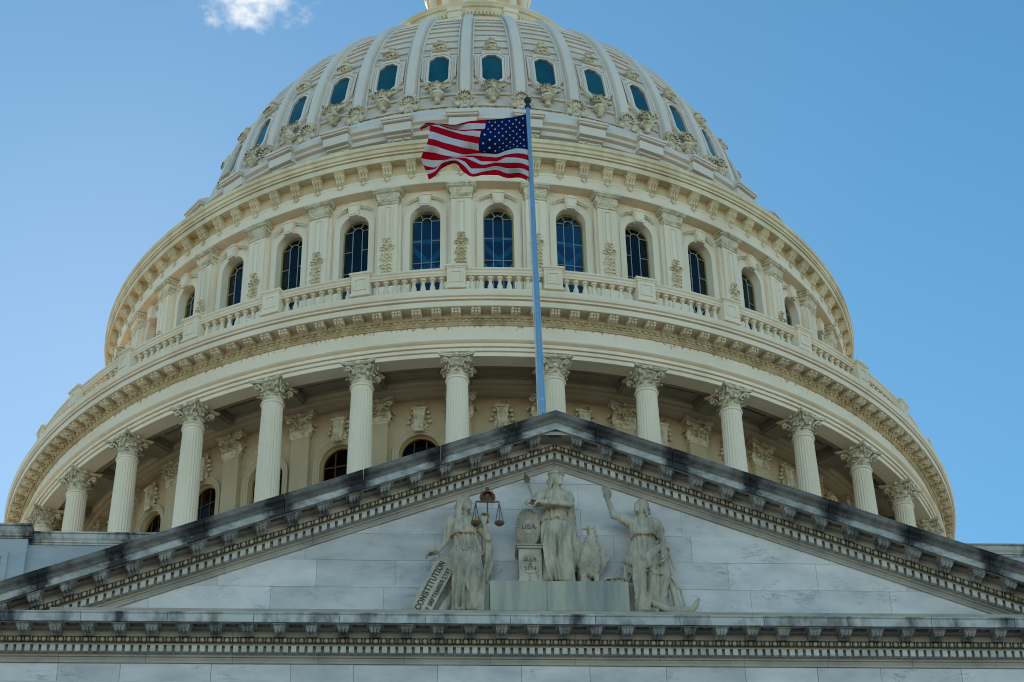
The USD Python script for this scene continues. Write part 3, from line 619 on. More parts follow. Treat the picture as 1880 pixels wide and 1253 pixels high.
# --- lantern at the top
part(dome, 'lantern_base', MB().lathe([(5.0, 63.2), (5.0, 65.95), (5.06, 65.98), (5.06, 66.1), (5.1, 66.14), (5.1, 66.38), (5.2, 66.42), (5.24, 66.5), (5.3, 66.55), (5.3, 66.64), (4.9, 66.72), (2.0, 66.8)], n=144), CREAM_WARM, 30)
part(dome, 'lantern_step', MB().lathe([(3.1, 66.74), (3.1, 67.0), (2.9, 67.06), (2.9, 67.2), (1.5, 67.25)], n=96), CREAM, 30)
lb = MB().box(-.33, .33, -5.2, -4.9, 65.0, 66.3, .02).box(-.37, .37, -5.26, -4.9, 66.14, 66.4, .02).box(-.2, .2, -5.23, -5.1, 65.75, 66.05)
for k in range(12): part(dome, 'lantern_pedestal', lb, CREAM, rot=15 + 30 * k - (360 if k > 5 else 0))
m = MB()
for k in range(-60, 60):
    a = 2.0 * k; d = abs(((a + 15) % 30) - 0)
    m.mb(MB().ext([(-.07, 66.12), (.07, 66.12), (.04, 65.92), (-.04, 65.92)], -5.12, -5.0, 'y'), rotz(a + 1))
part(dome, 'lantern_drops', m, CREAM_WARM, kind='stuff')
lc = MB().rev([(.32, 67.2), (.32, 67.3), (.26, 67.34), (.26, 67.5), (.24, 67.6), (.22, 71.2), (.25, 71.25), (.32, 71.6), (.34, 71.7)], c=(0, -2.33, 0), n=20)
for k in range(12): part(dome, 'lantern_column', lc, CREAM, 35, rot=15 + 30 * k - (360 if k > 5 else 0))
part(dome, 'lantern_drum', MB().lathe([(1.62, 67.2), (1.62, 71.7)], n=48), CREAM, 30)
part(dome, 'lantern_roof', MB().lathe([(1.6, 71.72), (2.6, 71.72), (2.7, 72.1), (2.8, 72.3), (2.0, 72.6), (1.6, 74), (.6, 76), (.5, 77), (0, 77.1)], n=64), CREAM, 30)
# ================================================================== the marble pediment
YT = -35.4; SLOPE = .377; ROT = -.4
MARBLE_A, MARBLE_B = (.41, .44, .47), (.26, .29, .33)
def _veins(n, l):
    n.update({'vm': ('mapping', {'scale': (.9, .9, 2.6), 'rotation': (0, .35, 0)}), 'vw': ('noise_texture', {'scale': 1.1, 'detail': 6.0, 'roughness': .65, 'distortion': 1.6}),
              'va': ('math', {'math_type': 'subtract', 'value2': .5}), 'vb': ('math', {'math_type': 'absolute'}), 'vr': ('map_range', {'from_min': 0.0, 'from_max': .03, 'to_min': 1., 'to_max': 0., 'clamp': True}), 'vn': ('noise_texture', {'scale': 1.7, 'detail': 3.0}), 'vq': ('map_range', {'from_min': .52, 'from_max': .68, 'to_min': 0., 'to_max': .6, 'clamp': True}), 'vy': ('math', {'math_type': 'multiply'}),
              'vx': ('mix_color', {'b': (.13, .15, .18)})})
    l.remove(('h.color', 'p.base_color'))
    l += [('g.position', 'vm.vector'), ('vm.vector', 'vw.vector'), ('vw.fac', 'va.value1'), ('va.value', 'vb.value1'), ('vb.value', 'vr.value'), ('g.position', 'vn.vector'), ('vn.fac', 'vq.value'), ('vq.result', 'vy.value1'), ('vr.result', 'vy.value2'), ('vy.value', 'vx.fac'), ('h.color', 'vx.a'), ('vx.result', 'p.base_color')]
MARBLE = stone('veined_grey_marble', (.70, .66, .63), (.41, .405, .405), scale=(.8, .8, 1.5), lo=.38, hi=.78, rough=.5, tone=.11, bump=.12, bscale=8, extra=_veins)
def _crust(n, l):
    # black weather crust: blotches, and streaks at the ends of each stone (st.x runs along the stone)
    n.update({'uv': ('attribute', {'attribute': 'st'}), 'us': ('separate_xyz', {}), 'ue': ('map_range', {'range_type': 'smoothstep', 'from_min': 0.0, 'from_max': .40, 'to_min': .38, 'to_max': .0, 'clamp': True}),
              'uf': ('map_range', {'range_type': 'smoothstep', 'from_min': .80, 'from_max': 1.0, 'to_min': 0., 'to_max': .34, 'clamp': True}), 'um': ('math', {'math_type': 'add'}),
              'cm': ('mapping', {'scale': (2.2, 2.2, 3.0)}), 'cn': ('noise_texture', {'scale': 1.0, 'detail': 6.0, 'roughness': .68}),
              'ca': ('math', {'math_type': 'add'}), 'cr': ('map_range', {'from_min': .48, 'from_max': .80, 'to_min': 0., 'to_max': .96, 'clamp': True}), 'cx': ('mix_color', {'b': (.016, .017, .020)})})
    l.remove(('h.color', 'p.base_color'))
    l += [('uv.vector', 'us.vector'), ('us.x', 'ue.value'), ('us.x', 'uf.value'), ('ue.result', 'um.value1'), ('uf.result', 'um.value2'), ('g.position', 'cm.vector'), ('cm.vector', 'cn.vector'),
          ('um.value', 'ca.value1'), ('cn.fac', 'ca.value2'), ('ca.value', 'cr.value'), ('cr.result', 'cx.fac'), ('h.color', 'cx.a'), ('cx.result', 'p.base_color')]
SIMA = stone('black_crusted_marble', (.27, .26, .24), (.095, .092, .086), scale=(1.2, 1.2, 3), lo=.3, hi=.7, rough=.65, tone=.08, bump=.3, bscale=12, extra=_crust)
CORONA = stone('weathered_cornice_marble', (.50, .495, .46), (.22, .22, .21), scale=(1.3, 1.3, 2.5), lo=.4, hi=.75, rough=.6, tone=.08, bump=.2, bscale=10, extra=_crust)
CORONA_FLAT = stone('streaked_cornice_marble', (.50, .495, .46), (.05, .052, .055), scale=(1.3, 1.3, .5), lo=.45, hi=.62, rough=.6, tone=.10, bump=.2, bscale=10, detail=7.0)
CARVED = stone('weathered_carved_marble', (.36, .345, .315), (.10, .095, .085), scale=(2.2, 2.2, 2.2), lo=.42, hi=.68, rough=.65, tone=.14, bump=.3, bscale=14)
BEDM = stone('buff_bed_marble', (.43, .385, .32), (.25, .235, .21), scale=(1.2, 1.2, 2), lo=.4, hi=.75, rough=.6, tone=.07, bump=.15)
EGG = stone('grimy_egg_and_dart', (.47, .41, .30), (.24, .19, .11), scale=(2, 2, 2), lo=.42, hi=.7, rough=.7, tone=.0, bump=.1, bscale=20)
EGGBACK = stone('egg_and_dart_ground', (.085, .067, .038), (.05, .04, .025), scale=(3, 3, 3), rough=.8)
PARAPET = stone('grey_parapet_marble', (.40, .43, .45), (.27, .29, .31), scale=(.7, .7, 1.5), lo=.4, hi=.75, rough=.55, tone=.05, bump=.12)
def _fold_shade(n, l):
    # grime-like dark runs painted down the carving to read as shaded folds
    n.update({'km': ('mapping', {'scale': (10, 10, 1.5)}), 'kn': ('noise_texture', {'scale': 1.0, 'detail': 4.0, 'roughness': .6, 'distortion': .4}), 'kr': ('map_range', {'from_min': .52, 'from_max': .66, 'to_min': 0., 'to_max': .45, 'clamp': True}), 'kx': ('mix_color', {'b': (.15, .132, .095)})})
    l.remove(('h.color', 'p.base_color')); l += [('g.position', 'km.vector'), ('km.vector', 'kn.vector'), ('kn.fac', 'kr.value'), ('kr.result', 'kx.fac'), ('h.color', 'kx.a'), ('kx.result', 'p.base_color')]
STATUE = stone('carved_figure_marble', (.52, .455, .345), (.24, .213, .16), scale=(1.7, 1.7, 1.1), lo=.45, hi=.78, rough=.6, tone=.05, bump=.25, bscale=16, extra=_fold_shade)
PLINTH = stone('yellowed_plinth_marble', (.42, .40, .30), (.22, .225, .21), scale=(2.6, 2.6, .3), lo=.38, hi=.68, rough=.6, tone=.05, bump=.15)
LETTER = stone('dark_letters', (.05, .048, .042), (.16, .15, .125), scale=(11, 11, 11), lo=.4, hi=.65, rough=.8)
LETTER_FAINT = stone('faint_letters', (.12, .112, .095), (.22, .20, .165), scale=(9, 9, 9), lo=.4, hi=.65, rough=.8)
BRONZE = stone('rusty_bronze', (.20, .10, .045), (.10, .075, .04), scale=(9, 9, 9), lo=.4, hi=.6, rough=.6)
portico = thing('marble_portico', 'grey marble temple front with dentilled pediment below the dome', 'pediment', (0, YT, 0), ROT)
def rake(v):
    w = v.copy(); w[:, 2] -= SLOPE * np.abs(v[:, 0]); return w
def pp(name, m, mat_, smooth=False, uv=None, **k): return part(portico, name, m, mat_, smooth, uv=uv, **k)
DENT = stone('pale_dentil_marble', (.58, .545, .48), (.36, .345, .31), scale=(2, 2, 2), lo=.42, hi=.75, rough=.6, tone=.10, bump=.15)
def run(prof, x0, x1, seg=1):
    """Profile of (o, z) pulled along x: o is how far it stands out. Returns the mesh and a run coordinate 0..1 per vertex."""
    m = MB().ext(sg.Polygon([(-o, z) for o, z in prof]), x0, x1)
    if seg > 1:
        v, f = m.arr(); t = trimesh.Trimesh(v, f, process=False); t = trimesh.Trimesh(*trimesh.remesh.subdivide_to_size(v, f, (x1 - x0) / seg * 1.3)); m = MB().tm(t)
    v, f = m.arr(); return m, np.c_[(v[:, 0] - x0) / (x1 - x0), v[:, 2]]
# horizontal cornice
HC = [(-.1, 18.325), (.82, 18.325), (.82, 18.305), (.80, 18.29), (.785, 18.285), (.785, 18.118), (.745, 18.118), (.745, 18.135), (.73, 18.21), (-.1, 18.21)]
xs = [-13.2 + 1.735 * k for k in range(16)]; xs = [x + .0 for x in xs if x < 13.3]
for a, b in zip(xs[:-1], xs[1:]):
    m, uv = run(HC, a + .006, b - .006); pp('corona_stone', m, CORONA_FLAT)
def modillion():
    m = MB(); w = .115
    m.ext([(-.36, 18.20), (-.36, 17.985), (-.40, 17.97), (-.47, 17.985), (-.53, 18.03), (-.60, 18.02), (-.66, 18.0), (-.70, 18.02), (-.715, 18.06), (-.70, 18.10), (-.69, 18.20)], -w, w)
    m.box(-w - .03, w + .03, -.735, -.36, 18.10, 18.16, .01)
    for x in (-.065, 0, .065): m.tube([(x, -.52, 18.025), (x, -.6, 17.998), (x, -.67, 17.99), (x, -.71, 18.03), (x, -.715, 18.08)], .034, 5)
    m.grid(leaf(.17, .24, .3, n=6) @ np.array([[1, 0, 0], [0, -.3, -.35], [0, -1, 0]]) + [0, -.40, 17.99])
    for x in (-.06, 0, .06): m.ball((x, -.46, 17.985), (.04, .05, .03))
    return m
MOD = modillion(); MODS = .6433
def panel(x0, x1):
    xc = (x0 + x1) / 2
    fr = sg.box(x0, -.73, x1, -.34).difference(sg.box(xc - .14, -.665, xc + .14, -.50))
    return MB().ext(fr, 18.125, 18.205, 'z')
def rosette(xc):
    m = MB().ball((xc, -.58, 18.19), (.035, .035, .05))
    for k in range(6): m.ball((xc + .075 * math.cos(k * 1.047), -.58 + .05 * math.sin(k * 1.047), 18.20), (.04, .03, .035))
    return m
XM = [.055 + MODS * (k - 19) for k in range(39)]
mv = lambda m, d: MB().add(m.arr()[0] + np.asarray(d), m.arr()[1])
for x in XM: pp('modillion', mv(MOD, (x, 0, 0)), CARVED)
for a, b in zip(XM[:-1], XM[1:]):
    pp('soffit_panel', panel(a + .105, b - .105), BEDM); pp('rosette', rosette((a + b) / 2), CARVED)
BED = [(-.1, 18.2), (.36, 18.2), (.36, 17.985), (.345, 17.98), (.31, 17.875), (.26, 17.865), (.26, 17.845), (.15, 17.845), (.15, 17.70), (.18, 17.695), (.13, 17.69), (.12, 17.675), (.115, 17.66), (.075, 17.655), (.075, 17.635), (.045, 17.60), (.045, 17.585), (.04, 17.555), (-.1, 17.555)]
BX = [-13.2, -10.2, -8.45, -6.7, -4.95, -3.2, -1.45, .3, 2.05, 3.8, 5.55, 7.3, 9.05, 10.8, 13.2]
for a, b in zip(BX[:-1], BX[1:]):
    m, uv = run(BED, a + .003, b - .003); pp('bed_stone', m, BEDM)
EW = .1675
def egg_run(n, x0, s=0):
    m, bk = MB(), MB()
    for k in range(n):
        x = x0 + EW * k
        sh = (lambda v: v) if not s else rake
        e = MB().ball((x, -.345, 17.922), (.046, .045, .050)); e.move(sh); m.mb(e)
        t = MB().tube([(x + EW / 2, -.355, 17.975), (x + EW / 2, -.33, 17.90)], .017, 4); t.move(sh); m.mb(t)
    return m
pp('egg_and_dart', egg_run(144, -12.0), EGG, 60, kind='stuff')
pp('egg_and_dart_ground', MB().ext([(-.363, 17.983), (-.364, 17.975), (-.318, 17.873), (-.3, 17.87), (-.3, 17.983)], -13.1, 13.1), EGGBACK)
dn_ = MB().box(-.054, .054, -.265, -.14, 17.705, 17.842, .006)
for k in range(140): pp('dentil', mv(dn_, (-11.66 + .1677 * k, 0, 0)), DENT)
# raking cornices: the same courses sheared up to the ridge, a gutter moulding on top
ZR = 22.826 - 18.118       # lifts the horizontal profile to the ridge
SIM = [(-.1, 23.19), (.98, 23.19), (.985, 23.165), (.965, 23.145), (.955, 23.12), (.93, 23.09), (.88, 23.065), (.845, 23.04), (.83, 23.015), (.82, 23.005), (.82, 22.99), (-.1, 22.99)]
RC = [(o, z + ZR) for o, z in HC if True]; RC = [(-.1, 22.988), (.80, 22.988), (.80, 22.975), (.785, 22.97), (.785, 22.826), (.745, 22.826), (.745, 22.843), (.73, 22.918), (-.1, 22.918)]
for s in (-1, 1):
    js = [0.0] + [.86 + 1.635 * k for k in range(8)] + [13.2]
    for a, b in zip(js[:-1], js[1:]):
        x0, x1 = sorted((s * (a + (.0 if a == 0 else .006)), s * (b - .006)))
        for nm, pr, mt in (('gutter_stone', SIM, SIMA), ('raking_corona_stone', RC, CORONA)):
            m, uv = run(pr, x0, x1); uv[:, 0] = (np.abs(m.arr()[0][:, 0]) - (-a if a == 0 else a)) / (b + (b if a == 0 else -a)) if a == 0 else (np.abs(m.arr()[0][:, 0]) - a) / (b - a)
            if a == 0: uv[:, 0] = .5 + np.abs(m.arr()[0][:, 0]) / b * .5
            pp(nm, m.move(rake), mt, uv=uv)
    XR = [.455 + MODS * k for k in range(18)]
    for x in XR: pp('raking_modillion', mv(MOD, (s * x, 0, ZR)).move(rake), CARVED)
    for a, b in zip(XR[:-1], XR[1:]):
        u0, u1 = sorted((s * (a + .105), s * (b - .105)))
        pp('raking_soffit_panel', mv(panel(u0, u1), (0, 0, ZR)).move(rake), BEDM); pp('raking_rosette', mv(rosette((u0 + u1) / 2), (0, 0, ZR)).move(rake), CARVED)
    RB = [(o, z + ZR) for o, z in BED]
    rj = [0, 1.6, 3.4, 5.2, 7.0, 8.8, 10.6, 13.2]
    for a, b in zip(rj[:-1], rj[1:]):
        x0, x1 = sorted((s * (a + (.0 if a == 0 else .003)), s * (b - .003)))
        m, uv = run(RB, x0, x1); pp('raking_bed_stone', m.move(rake), BEDM)
    pp('raking_egg_and_dart', MB().mb(mv(egg_run(72, EW / 2 if s > 0 else -EW / 2 - 71 * EW), (0, 0, ZR))).move(rake), EGG, 60, kind='stuff')
    x0, x1 = sorted((0, s * 13.1))
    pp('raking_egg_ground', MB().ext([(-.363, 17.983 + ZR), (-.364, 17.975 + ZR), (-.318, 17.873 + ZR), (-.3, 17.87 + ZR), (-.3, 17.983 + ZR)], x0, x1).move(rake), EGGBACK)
    for k in range(72):
        pp('raking_dentil', mv(dn_, (s * (.1677 * (k + .5 if s else 0)), 0, ZR)).move(rake), DENT)
apex = MB()
pp('ridge_soffit_panel', mv(panel(-.35, .35), (0, 0, ZR)).move(rake), BEDM); pp('raking_rosette', mv(rosette(0), (0, 0, ZR)), CARVED)
# tympanum: courses of veined blocks
tri = sg.Polygon([(-11.4, 18.2), (11.4, 18.2), (0, 18.2 + 11.4 * SLOPE)])
tri = sg.Polygon([(-12.2, 17.7), (12.2, 17.7), (0, 22.36)])
rr = random.Random(4); z = 18.2; row = 0
LEV = [17.75, 18.73, 19.34, 19.98, 20.62, 21.26, 21.9, 22.5]
for z0, z1 in zip(LEV[:-1], LEV[1:]):
    x = -12.3 + rr.uniform(0, 1.0)
    while x < 12.3:
        w = rr.uniform(1.6, 3.1)
        q = sg.box(x + .0025, z0 + .0025, x + w - .0025, z1 - .0025).intersection(tri)
        if q.area > .02 and q.geom_type == 'Polygon':
            o = rr.uniform(-.004, .006); pp('tympanum_block', MB().ext(q, -o, .3, 'y'), MARBLE)
        x += w
pp('statue_ledge', MB().box(-10.4, 10.4, -.62, -.002, 18.326, 18.50), BEDM)
pp('tympanum_backing', MB().ext(tri, .02, 1.2, 'y'), BEDM)
# frieze below
x = -13.1
rr = random.Random(9)
while x < 13.1:
    w = min(rr.uniform(1.25, 1.9), 13.1 - x)
    pp('frieze_block', MB().box(x + .004, x + w - .004, -.0 + rr.uniform(-.004, .004), .6, 16.6, 17.553), MARBLE); x += w + 1e-4
pp('architrave', MB().ext([(-.02, 16.6), (.06, 16.6), (.06, 16.5), (.03, 16.48), (.03, 16.1), (0, 16.1), (0, 15.7), (-1.2, 15.7), (-1.2, 16.6)], -13.1, 13.1), MARBLE)
pp('roof', MB().ext([(-13.15, 18.15), (0, 23.12), (13.15, 18.15), (13.15, 17.9), (0, 22.9), (-13.15, 17.9)], .11, 7.3, 'y'), BEDM)
pp('entablature_core', MB().box(-13.1, 13.1, .61, 7.3, 15.7, 18.18), BEDM)
# the block that carries the dome, its top edge seen either side of the pediment
par = thing('parapet_wall', 'grey marble attic wall with moulded coping and panelled pier, behind the pediment slopes', 'wall', (0, -28.0, 0), 0)
for k in range(-8, 9): part(par, 'wall_block', MB().box(k * 2.4 - 1.196, k * 2.4 + 1.196, 0, .8, -1.7, 24.327), PARAPET)
for k in range(-9, 9):
    m, uv = run([(-.8, 24.62), (.20, 24.62), (.21, 24.58), (.16, 24.57), (.16, 24.54), (.13, 24.47), (.07, 24.42), (.07, 24.38), (.03, 24.37), (.03, 24.33), (-.8, 24.33)], k * 2.2 + .003, (k + 1) * 2.2 - .003); part(par, 'coping_stone', m, CORONA_FLAT)
m = MB().box(-16.4, -12.72, -.2, 0, -1.7, 24.387); fr = sg.box(-14.9, 22.0, -13.15, 24.0).difference(sg.box(-14.75, 22.1, -13.3, 23.85)); m.ext(fr, -.25, -.2, 'y')
part(par, 'pier', m, PARAPET)
m, uv = run([(-.5, 24.72), (.42, 24.72), (.43, 24.67), (.37, 24.66), (.37, 24.62), (.34, 24.54), (.28, 24.48), (.28, 24.44), (.23, 24.43), (.23, 24.39), (-.5, 24.39)], -16.45, -12.62); part(par, 'pier_coping', m, CORONA_FLAT)
part(par, 'deck', MB().box(-20.5, 20.5, .8, 48, 18, 24.0), PARAPET)
# plaza
plaza = stone('plaza_paving', (.17, .165, .15), (.12, .118, .105), scale=(.2, .2, .2), rough=.8)
gp = thing('plaza', 'pale stone plaza in front of the building', 'ground', kind='structure')
part(gp, 'paving', MB().add([(-3000, -3000, -1.7), (3000, -3000, -1.7), (3000, 3000, -1.7), (-3000, 3000, -1.7)], [(0, 1, 2, 3)]), plaza)
part(gp, 'terrace', MB().box(-20.5, 20.5, -27.2, 20, -1.69, 17.9), PARAPET)
# ================================================================== flagpole and flag
# the flag's cloth: for each place along the fly, the (x, z) of the fourteen edges of its stripes
FLAG = [
    (0.0, [(-0.181, 35.219),(-0.179, 35.034),(-0.177, 34.85),(-0.175, 34.667),(-0.173, 34.487),(-0.171, 34.306),(-0.169, 34.125),(-0.167, 33.947),(-0.165, 33.762),(-0.164, 33.581),(-0.162, 33.387),(-0.16, 33.204),(-0.159, 33.011),(-0.156, 32.857)]),
    (0.1, [(-0.458, 35.117),(-0.455, 34.939),(-0.452, 34.758),(-0.45, 34.578),(-0.447, 34.404),(-0.444, 34.226),(-0.441, 34.089),(-0.437, 33.985),(-0.435, 33.822),(-0.432, 33.659),(-0.429, 33.492),(-0.427, 33.317),(-0.424, 33.143),(-0.421, 32.977)]),
    (0.2, [(-0.732, 35.053),(-0.731, 34.874),(-0.729, 34.699),(-0.728, 34.52),(-0.726, 34.341),(-0.725, 34.162),(-0.723, 34.012),(-0.72, 33.903),(-0.718, 33.767),(-0.715, 33.672),(-0.714, 33.483),(-0.713, 33.3),(-0.711, 33.121),(-0.71, 32.952)]),
    (0.3, [(-1.013, 35.005),(-1.013, 34.829),(-1.014, 34.649),(-1.015, 34.469),(-1.015, 34.29),(-1.016, 34.112),(-1.017, 33.935),(-1.017, 33.777),(-1.017, 33.663),(-1.017, 33.517),(-1.016, 33.474),(-1.016, 33.361),(-1.017, 33.227),(-1.017, 33.05)]),
    (0.405, [(-1.259, 34.974),(-1.281, 34.834),(-1.303, 34.645),(-1.398, 34.559),(-1.435, 34.349),(-1.472, 34.123),(-1.459, 33.889),(-1.393, 33.793),(-1.383, 33.69),(-1.374, 33.507),(-1.365, 33.396),(-1.355, 33.27),(-1.346, 33.163),(-1.336, 33.046)]),
    (0.5, [(-1.585, 34.93),(-1.597, 34.835),(-1.61, 34.624),(-1.622, 34.569),(-1.635, 34.392),(-1.648, 34.161),(-1.66, 33.931),(-1.673, 33.757),(-1.663, 33.703),(-1.652, 33.644),(-1.643, 33.52),(-1.633, 33.254),(-1.624, 33.08),(-1.614, 32.979)]),
    (0.6, [(-1.879, 34.849),(-1.877, 34.799),(-1.876, 34.594),(-1.874, 34.547),(-1.873, 34.429),(-1.871, 34.209),(-1.87, 33.969),(-1.869, 33.738),(-1.867, 33.665),(-1.866, 33.638),(-1.864, 33.616),(-1.863, 33.503),(-1.861, 33.363),(-1.86, 33.127)]),
    (0.68, [(-2.14, 34.765),(-2.136, 34.743),(-2.132, 34.619),(-2.128, 34.586),(-2.124, 34.509),(-2.119, 34.272),(-2.115, 34.043),(-2.111, 33.798),(-2.107, 33.646),(-2.103, 33.625),(-2.099, 33.609),(-2.095, 33.582),(-2.091, 33.528),(-2.087, 33.428)]),
    (0.78, [(-2.391, 34.793),(-2.396, 34.771),(-2.4, 34.721),(-2.404, 34.682),(-2.409, 34.616),(-2.412, 34.384),(-2.415, 34.137),(-2.419, 33.914),(-2.416, 33.702),(-2.413, 33.518),(-2.411, 33.491),(-2.41, 33.47),(-2.408, 33.427),(-2.405, 33.266)]),
    (0.9, [(-2.611, 34.811),(-2.62, 34.803),(-2.629, 34.777),(-2.638, 34.741),(-2.646, 34.697),(-2.654, 34.487),(-2.661, 34.239),(-2.668, 34.02),(-2.661, 33.776),(-2.654, 33.511),(-2.647, 33.264),(-2.641, 33.197),(-2.636, 33.125),(-2.629, 32.971)]),
    (1.0, [(-2.831, 34.818),(-2.945, 34.748),(-3.044, 34.64),(-3.047, 34.551),(-2.765, 34.715),(-2.772, 34.51),(-2.794, 34.257),(-2.842, 34.048),(-2.931, 33.805),(-3.001, 33.571),(-2.947, 33.349),(-2.879, 33.15),(-2.833, 33.018),(-2.786, 32.846)]),
]
def cloth_mat(name, a, b):
    return mat(name, {'g': ('geometry', {}), 'n': ('noise_texture', {'scale': 3.0, 'detail': 3.0}), 'x': ('mix_color', {'a': a, 'b': b}), 'd': ('diffuse_bsdf', {}), 't': ('translucent_bsdf', {}), 'm': ('mix_closure', {'fac': .12})},
               [('g.position', 'n.vector'), ('n.fac', 'x.fac'), ('x.result', 'd.color'), ('x.result', 't.color'), ('d.BSDF', 'm.closure1'), ('t.BSDF', 'm.closure2')], 'm.closure')
RED = cloth_mat('red_flag_cloth', (.72, .010, .032), (.62, .006, .024))
WHITE = cloth_mat('white_flag_cloth', (.92, .90, .89), (.87, .86, .85))
BLUE = cloth_mat('blue_flag_cloth', (.010, .032, .15), (.008, .025, .12))
STARW = stone('white_star_cloth', (.74, .74, .74), (.66, .66, .66), scale=(3, 3, 3), rough=.8)
POLE_Y = -32.5
FU = np.array([r[0] for r in FLAG]); FX = np.array([[p[0] for p in r[1]] for r in FLAG]); FZ = np.array([[p[1] for p in r[1]] for r in FLAG])
_fx, _fz = PchipInterpolator(FU, FX, axis=0), PchipInterpolator(FU, FZ, axis=0)
def cloth(u, v):
    """u 0 hoist .. 1 fly, v 0..13 stripes down -> point; folds lean in and out of the flag's plane."""
    u = np.atleast_1d(u); v = np.atleast_1d(v)
    X = PchipInterpolator(np.arange(14), _fx(u), axis=1)(v); Z = PchipInterpolator(np.arange(14), _fz(u), axis=1)(v)
    U, Vv = np.meshgrid(u, v, indexing='ij'); amp = np.clip(U / .12, 0, 1)
    Y = amp * (.16 * np.sin(9.5 * U + .42 * Vv) + .07 * np.sin(21 * U - .55 * Vv + 1) + .10 * np.sin(4.3 * U - .9 * Vv))
    Y += .30 * np.exp(-((U - 1.0) / .06) ** 2 - ((Vv - 2) / 1.4) ** 2) - .22 * np.exp(-((U - .72) / .12) ** 2 - ((Vv - 11.5) / 1.8) ** 2)
    return np.stack([X + .07 * Y, POLE_Y + Y, Z + .86 * Y], -1)
def cloth_piece(u0, u1, v0, v1, nu, nv, lift=0.0):
    P = cloth(np.linspace(u0, u1, nu), np.linspace(v0, v1, nv))
    a = np.gradient(P, axis=0); b = np.gradient(P, axis=1); n = np.cross(a, b); n /= np.linalg.norm(n, axis=-1, keepdims=True) + 1e-9
    m = MB(); m.grid(P + n * .004); m.grid((P - n * .004)[::-1])
    return m
flag = thing('flag', 'waving red and white striped flag with a starred blue canton, flying from the pole', 'flag')
for k in range(13):
    u0 = .405 if k < 7 else 0.0
    part(flag, 'red_stripe' if k % 2 == 0 else 'white_stripe', cloth_piece(u0, 1.0, k, k + 1, 90 if k < 7 else 150, 7), RED if k % 2 == 0 else WHITE, True)
part(flag, 'canton', cloth_piece(0.0, .405, 0, 7, 60, 42), BLUE, True)
for r in range(9):
    for c in range(6 if r % 2 == 0 else 5):
        u = .405 * ((c * 2 + 1 + (r % 2)) / 12); v = 7 * (r + 1) / 10
        an = np.pi / 2 + np.arange(10) * np.pi / 5; rd = np.where(np.arange(10) % 2 == 0, .215, .088)
        us, vs = u + rd * np.cos(an) * .0405 / 1.0, v - rd * np.sin(an)
        e = 1e-3; c0 = cloth(u, v)[0, 0]; cu = (cloth(u + e, v)[0, 0] - c0) / e; cv = (cloth(u, v + e)[0, 0] - c0) / e
        n = np.cross(cu, cv); n /= np.linalg.norm(n)
        for sg_ in (-1, 1):
            pass
        P = np.array([c0 + (a - u) * cu + (b - v) * cv for a, b in zip(us, vs)])
        m = MB()
        for sg_ in (-1, 1): m.add(np.vstack([P, c0]) + sg_ * n * .009, [(i, (i + 1) % 10, 10) for i in range(10)])
        part(flag, 'star', m, STARW)
METAL = mat('pale_blue_pole_paint', {'p': ('principled_bsdf', {'base_color': (.40, .52, .66), 'metallic': .95, 'roughness': .18}), 'g': ('geometry', {}), 'm': ('mapping', {'scale': (9, 9, 2.6)}),
        'n': ('noise_texture', {'scale': 1.0, 'detail': 4}), 'x': ('mix_color', {'a': (.86, .86, .85), 'b': (.52, .55, .58)})},
        [('g.position', 'm.vector'), ('m.vector', 'n.vector'), ('n.fac', 'x.fac'), ('x.result', 'p.base_color')])
BLACKM = stone('black_metal', (.02, .02, .024), (.035, .035, .04), scale=(5, 5, 5), rough=.35)
pole = thing('flagpole', 'tall tapered pale blue metal flagpole with a black ball on top, behind the pediment peak', 'flagpole')
pb, pt = np.array([.06, POLE_Y, 23.0]), np.array([-.135, POLE_Y, 35.42])
part(pole, 'shaft', MB().tube([pb + (pt - pb) * t for t in np.linspace(0, 1, 9)], np.linspace(.098, .058, 9), 20), METAL, 40)
for t in (.24, .245, .62):
    c = pb + (pt - pb) * t; part(pole, 'collar', MB().rev([(.0, -.03), (.105 - .04 * t, -.03), (.11 - .04 * t, 0), (.105 - .04 * t, .03), (0, .03)], c=c, n=16), METAL, 40)
part(pole, 'cleat', MB().box(-.04, .04, -.16, -.08, -.09, .09, .02).move(lambda v: v + pb + (pt - pb) * .21), METAL)
part(pole, 'truck', MB().rev([(0, 0), (.075, 0), (.09, .03), (.08, .09), (.05, .11), (.045, .2), (0, .2)], c=pt, n=16).box(.02, .14, -.05, .05, .0 + 0, .09, .01).move(lambda v: v) if False else MB().rev([(0, 0), (.075, 0), (.09, .03), (.08, .09), (.05, .11), (.045, .2), (0, .2)], c=pt, n=16), BLACKM, 40)
part(pole, 'ball', MB().ball(pt + [0, 0, .28], .105, 3), BLACKM, True)
rope = thing('halyard', 'pale rope close beside the flagpole, standing in for its bright lit edge', 'rope')
part(rope, 'line', MB().tube([pb + (pt - pb) * t + [-.118 + .035 * t + .004 * math.sin(23 * t), -.035, 0] for t in np.linspace(.03, .8, 30)], .013, 6), WHITE)  # white line along the shaft, drawn as the highlight on its left edge
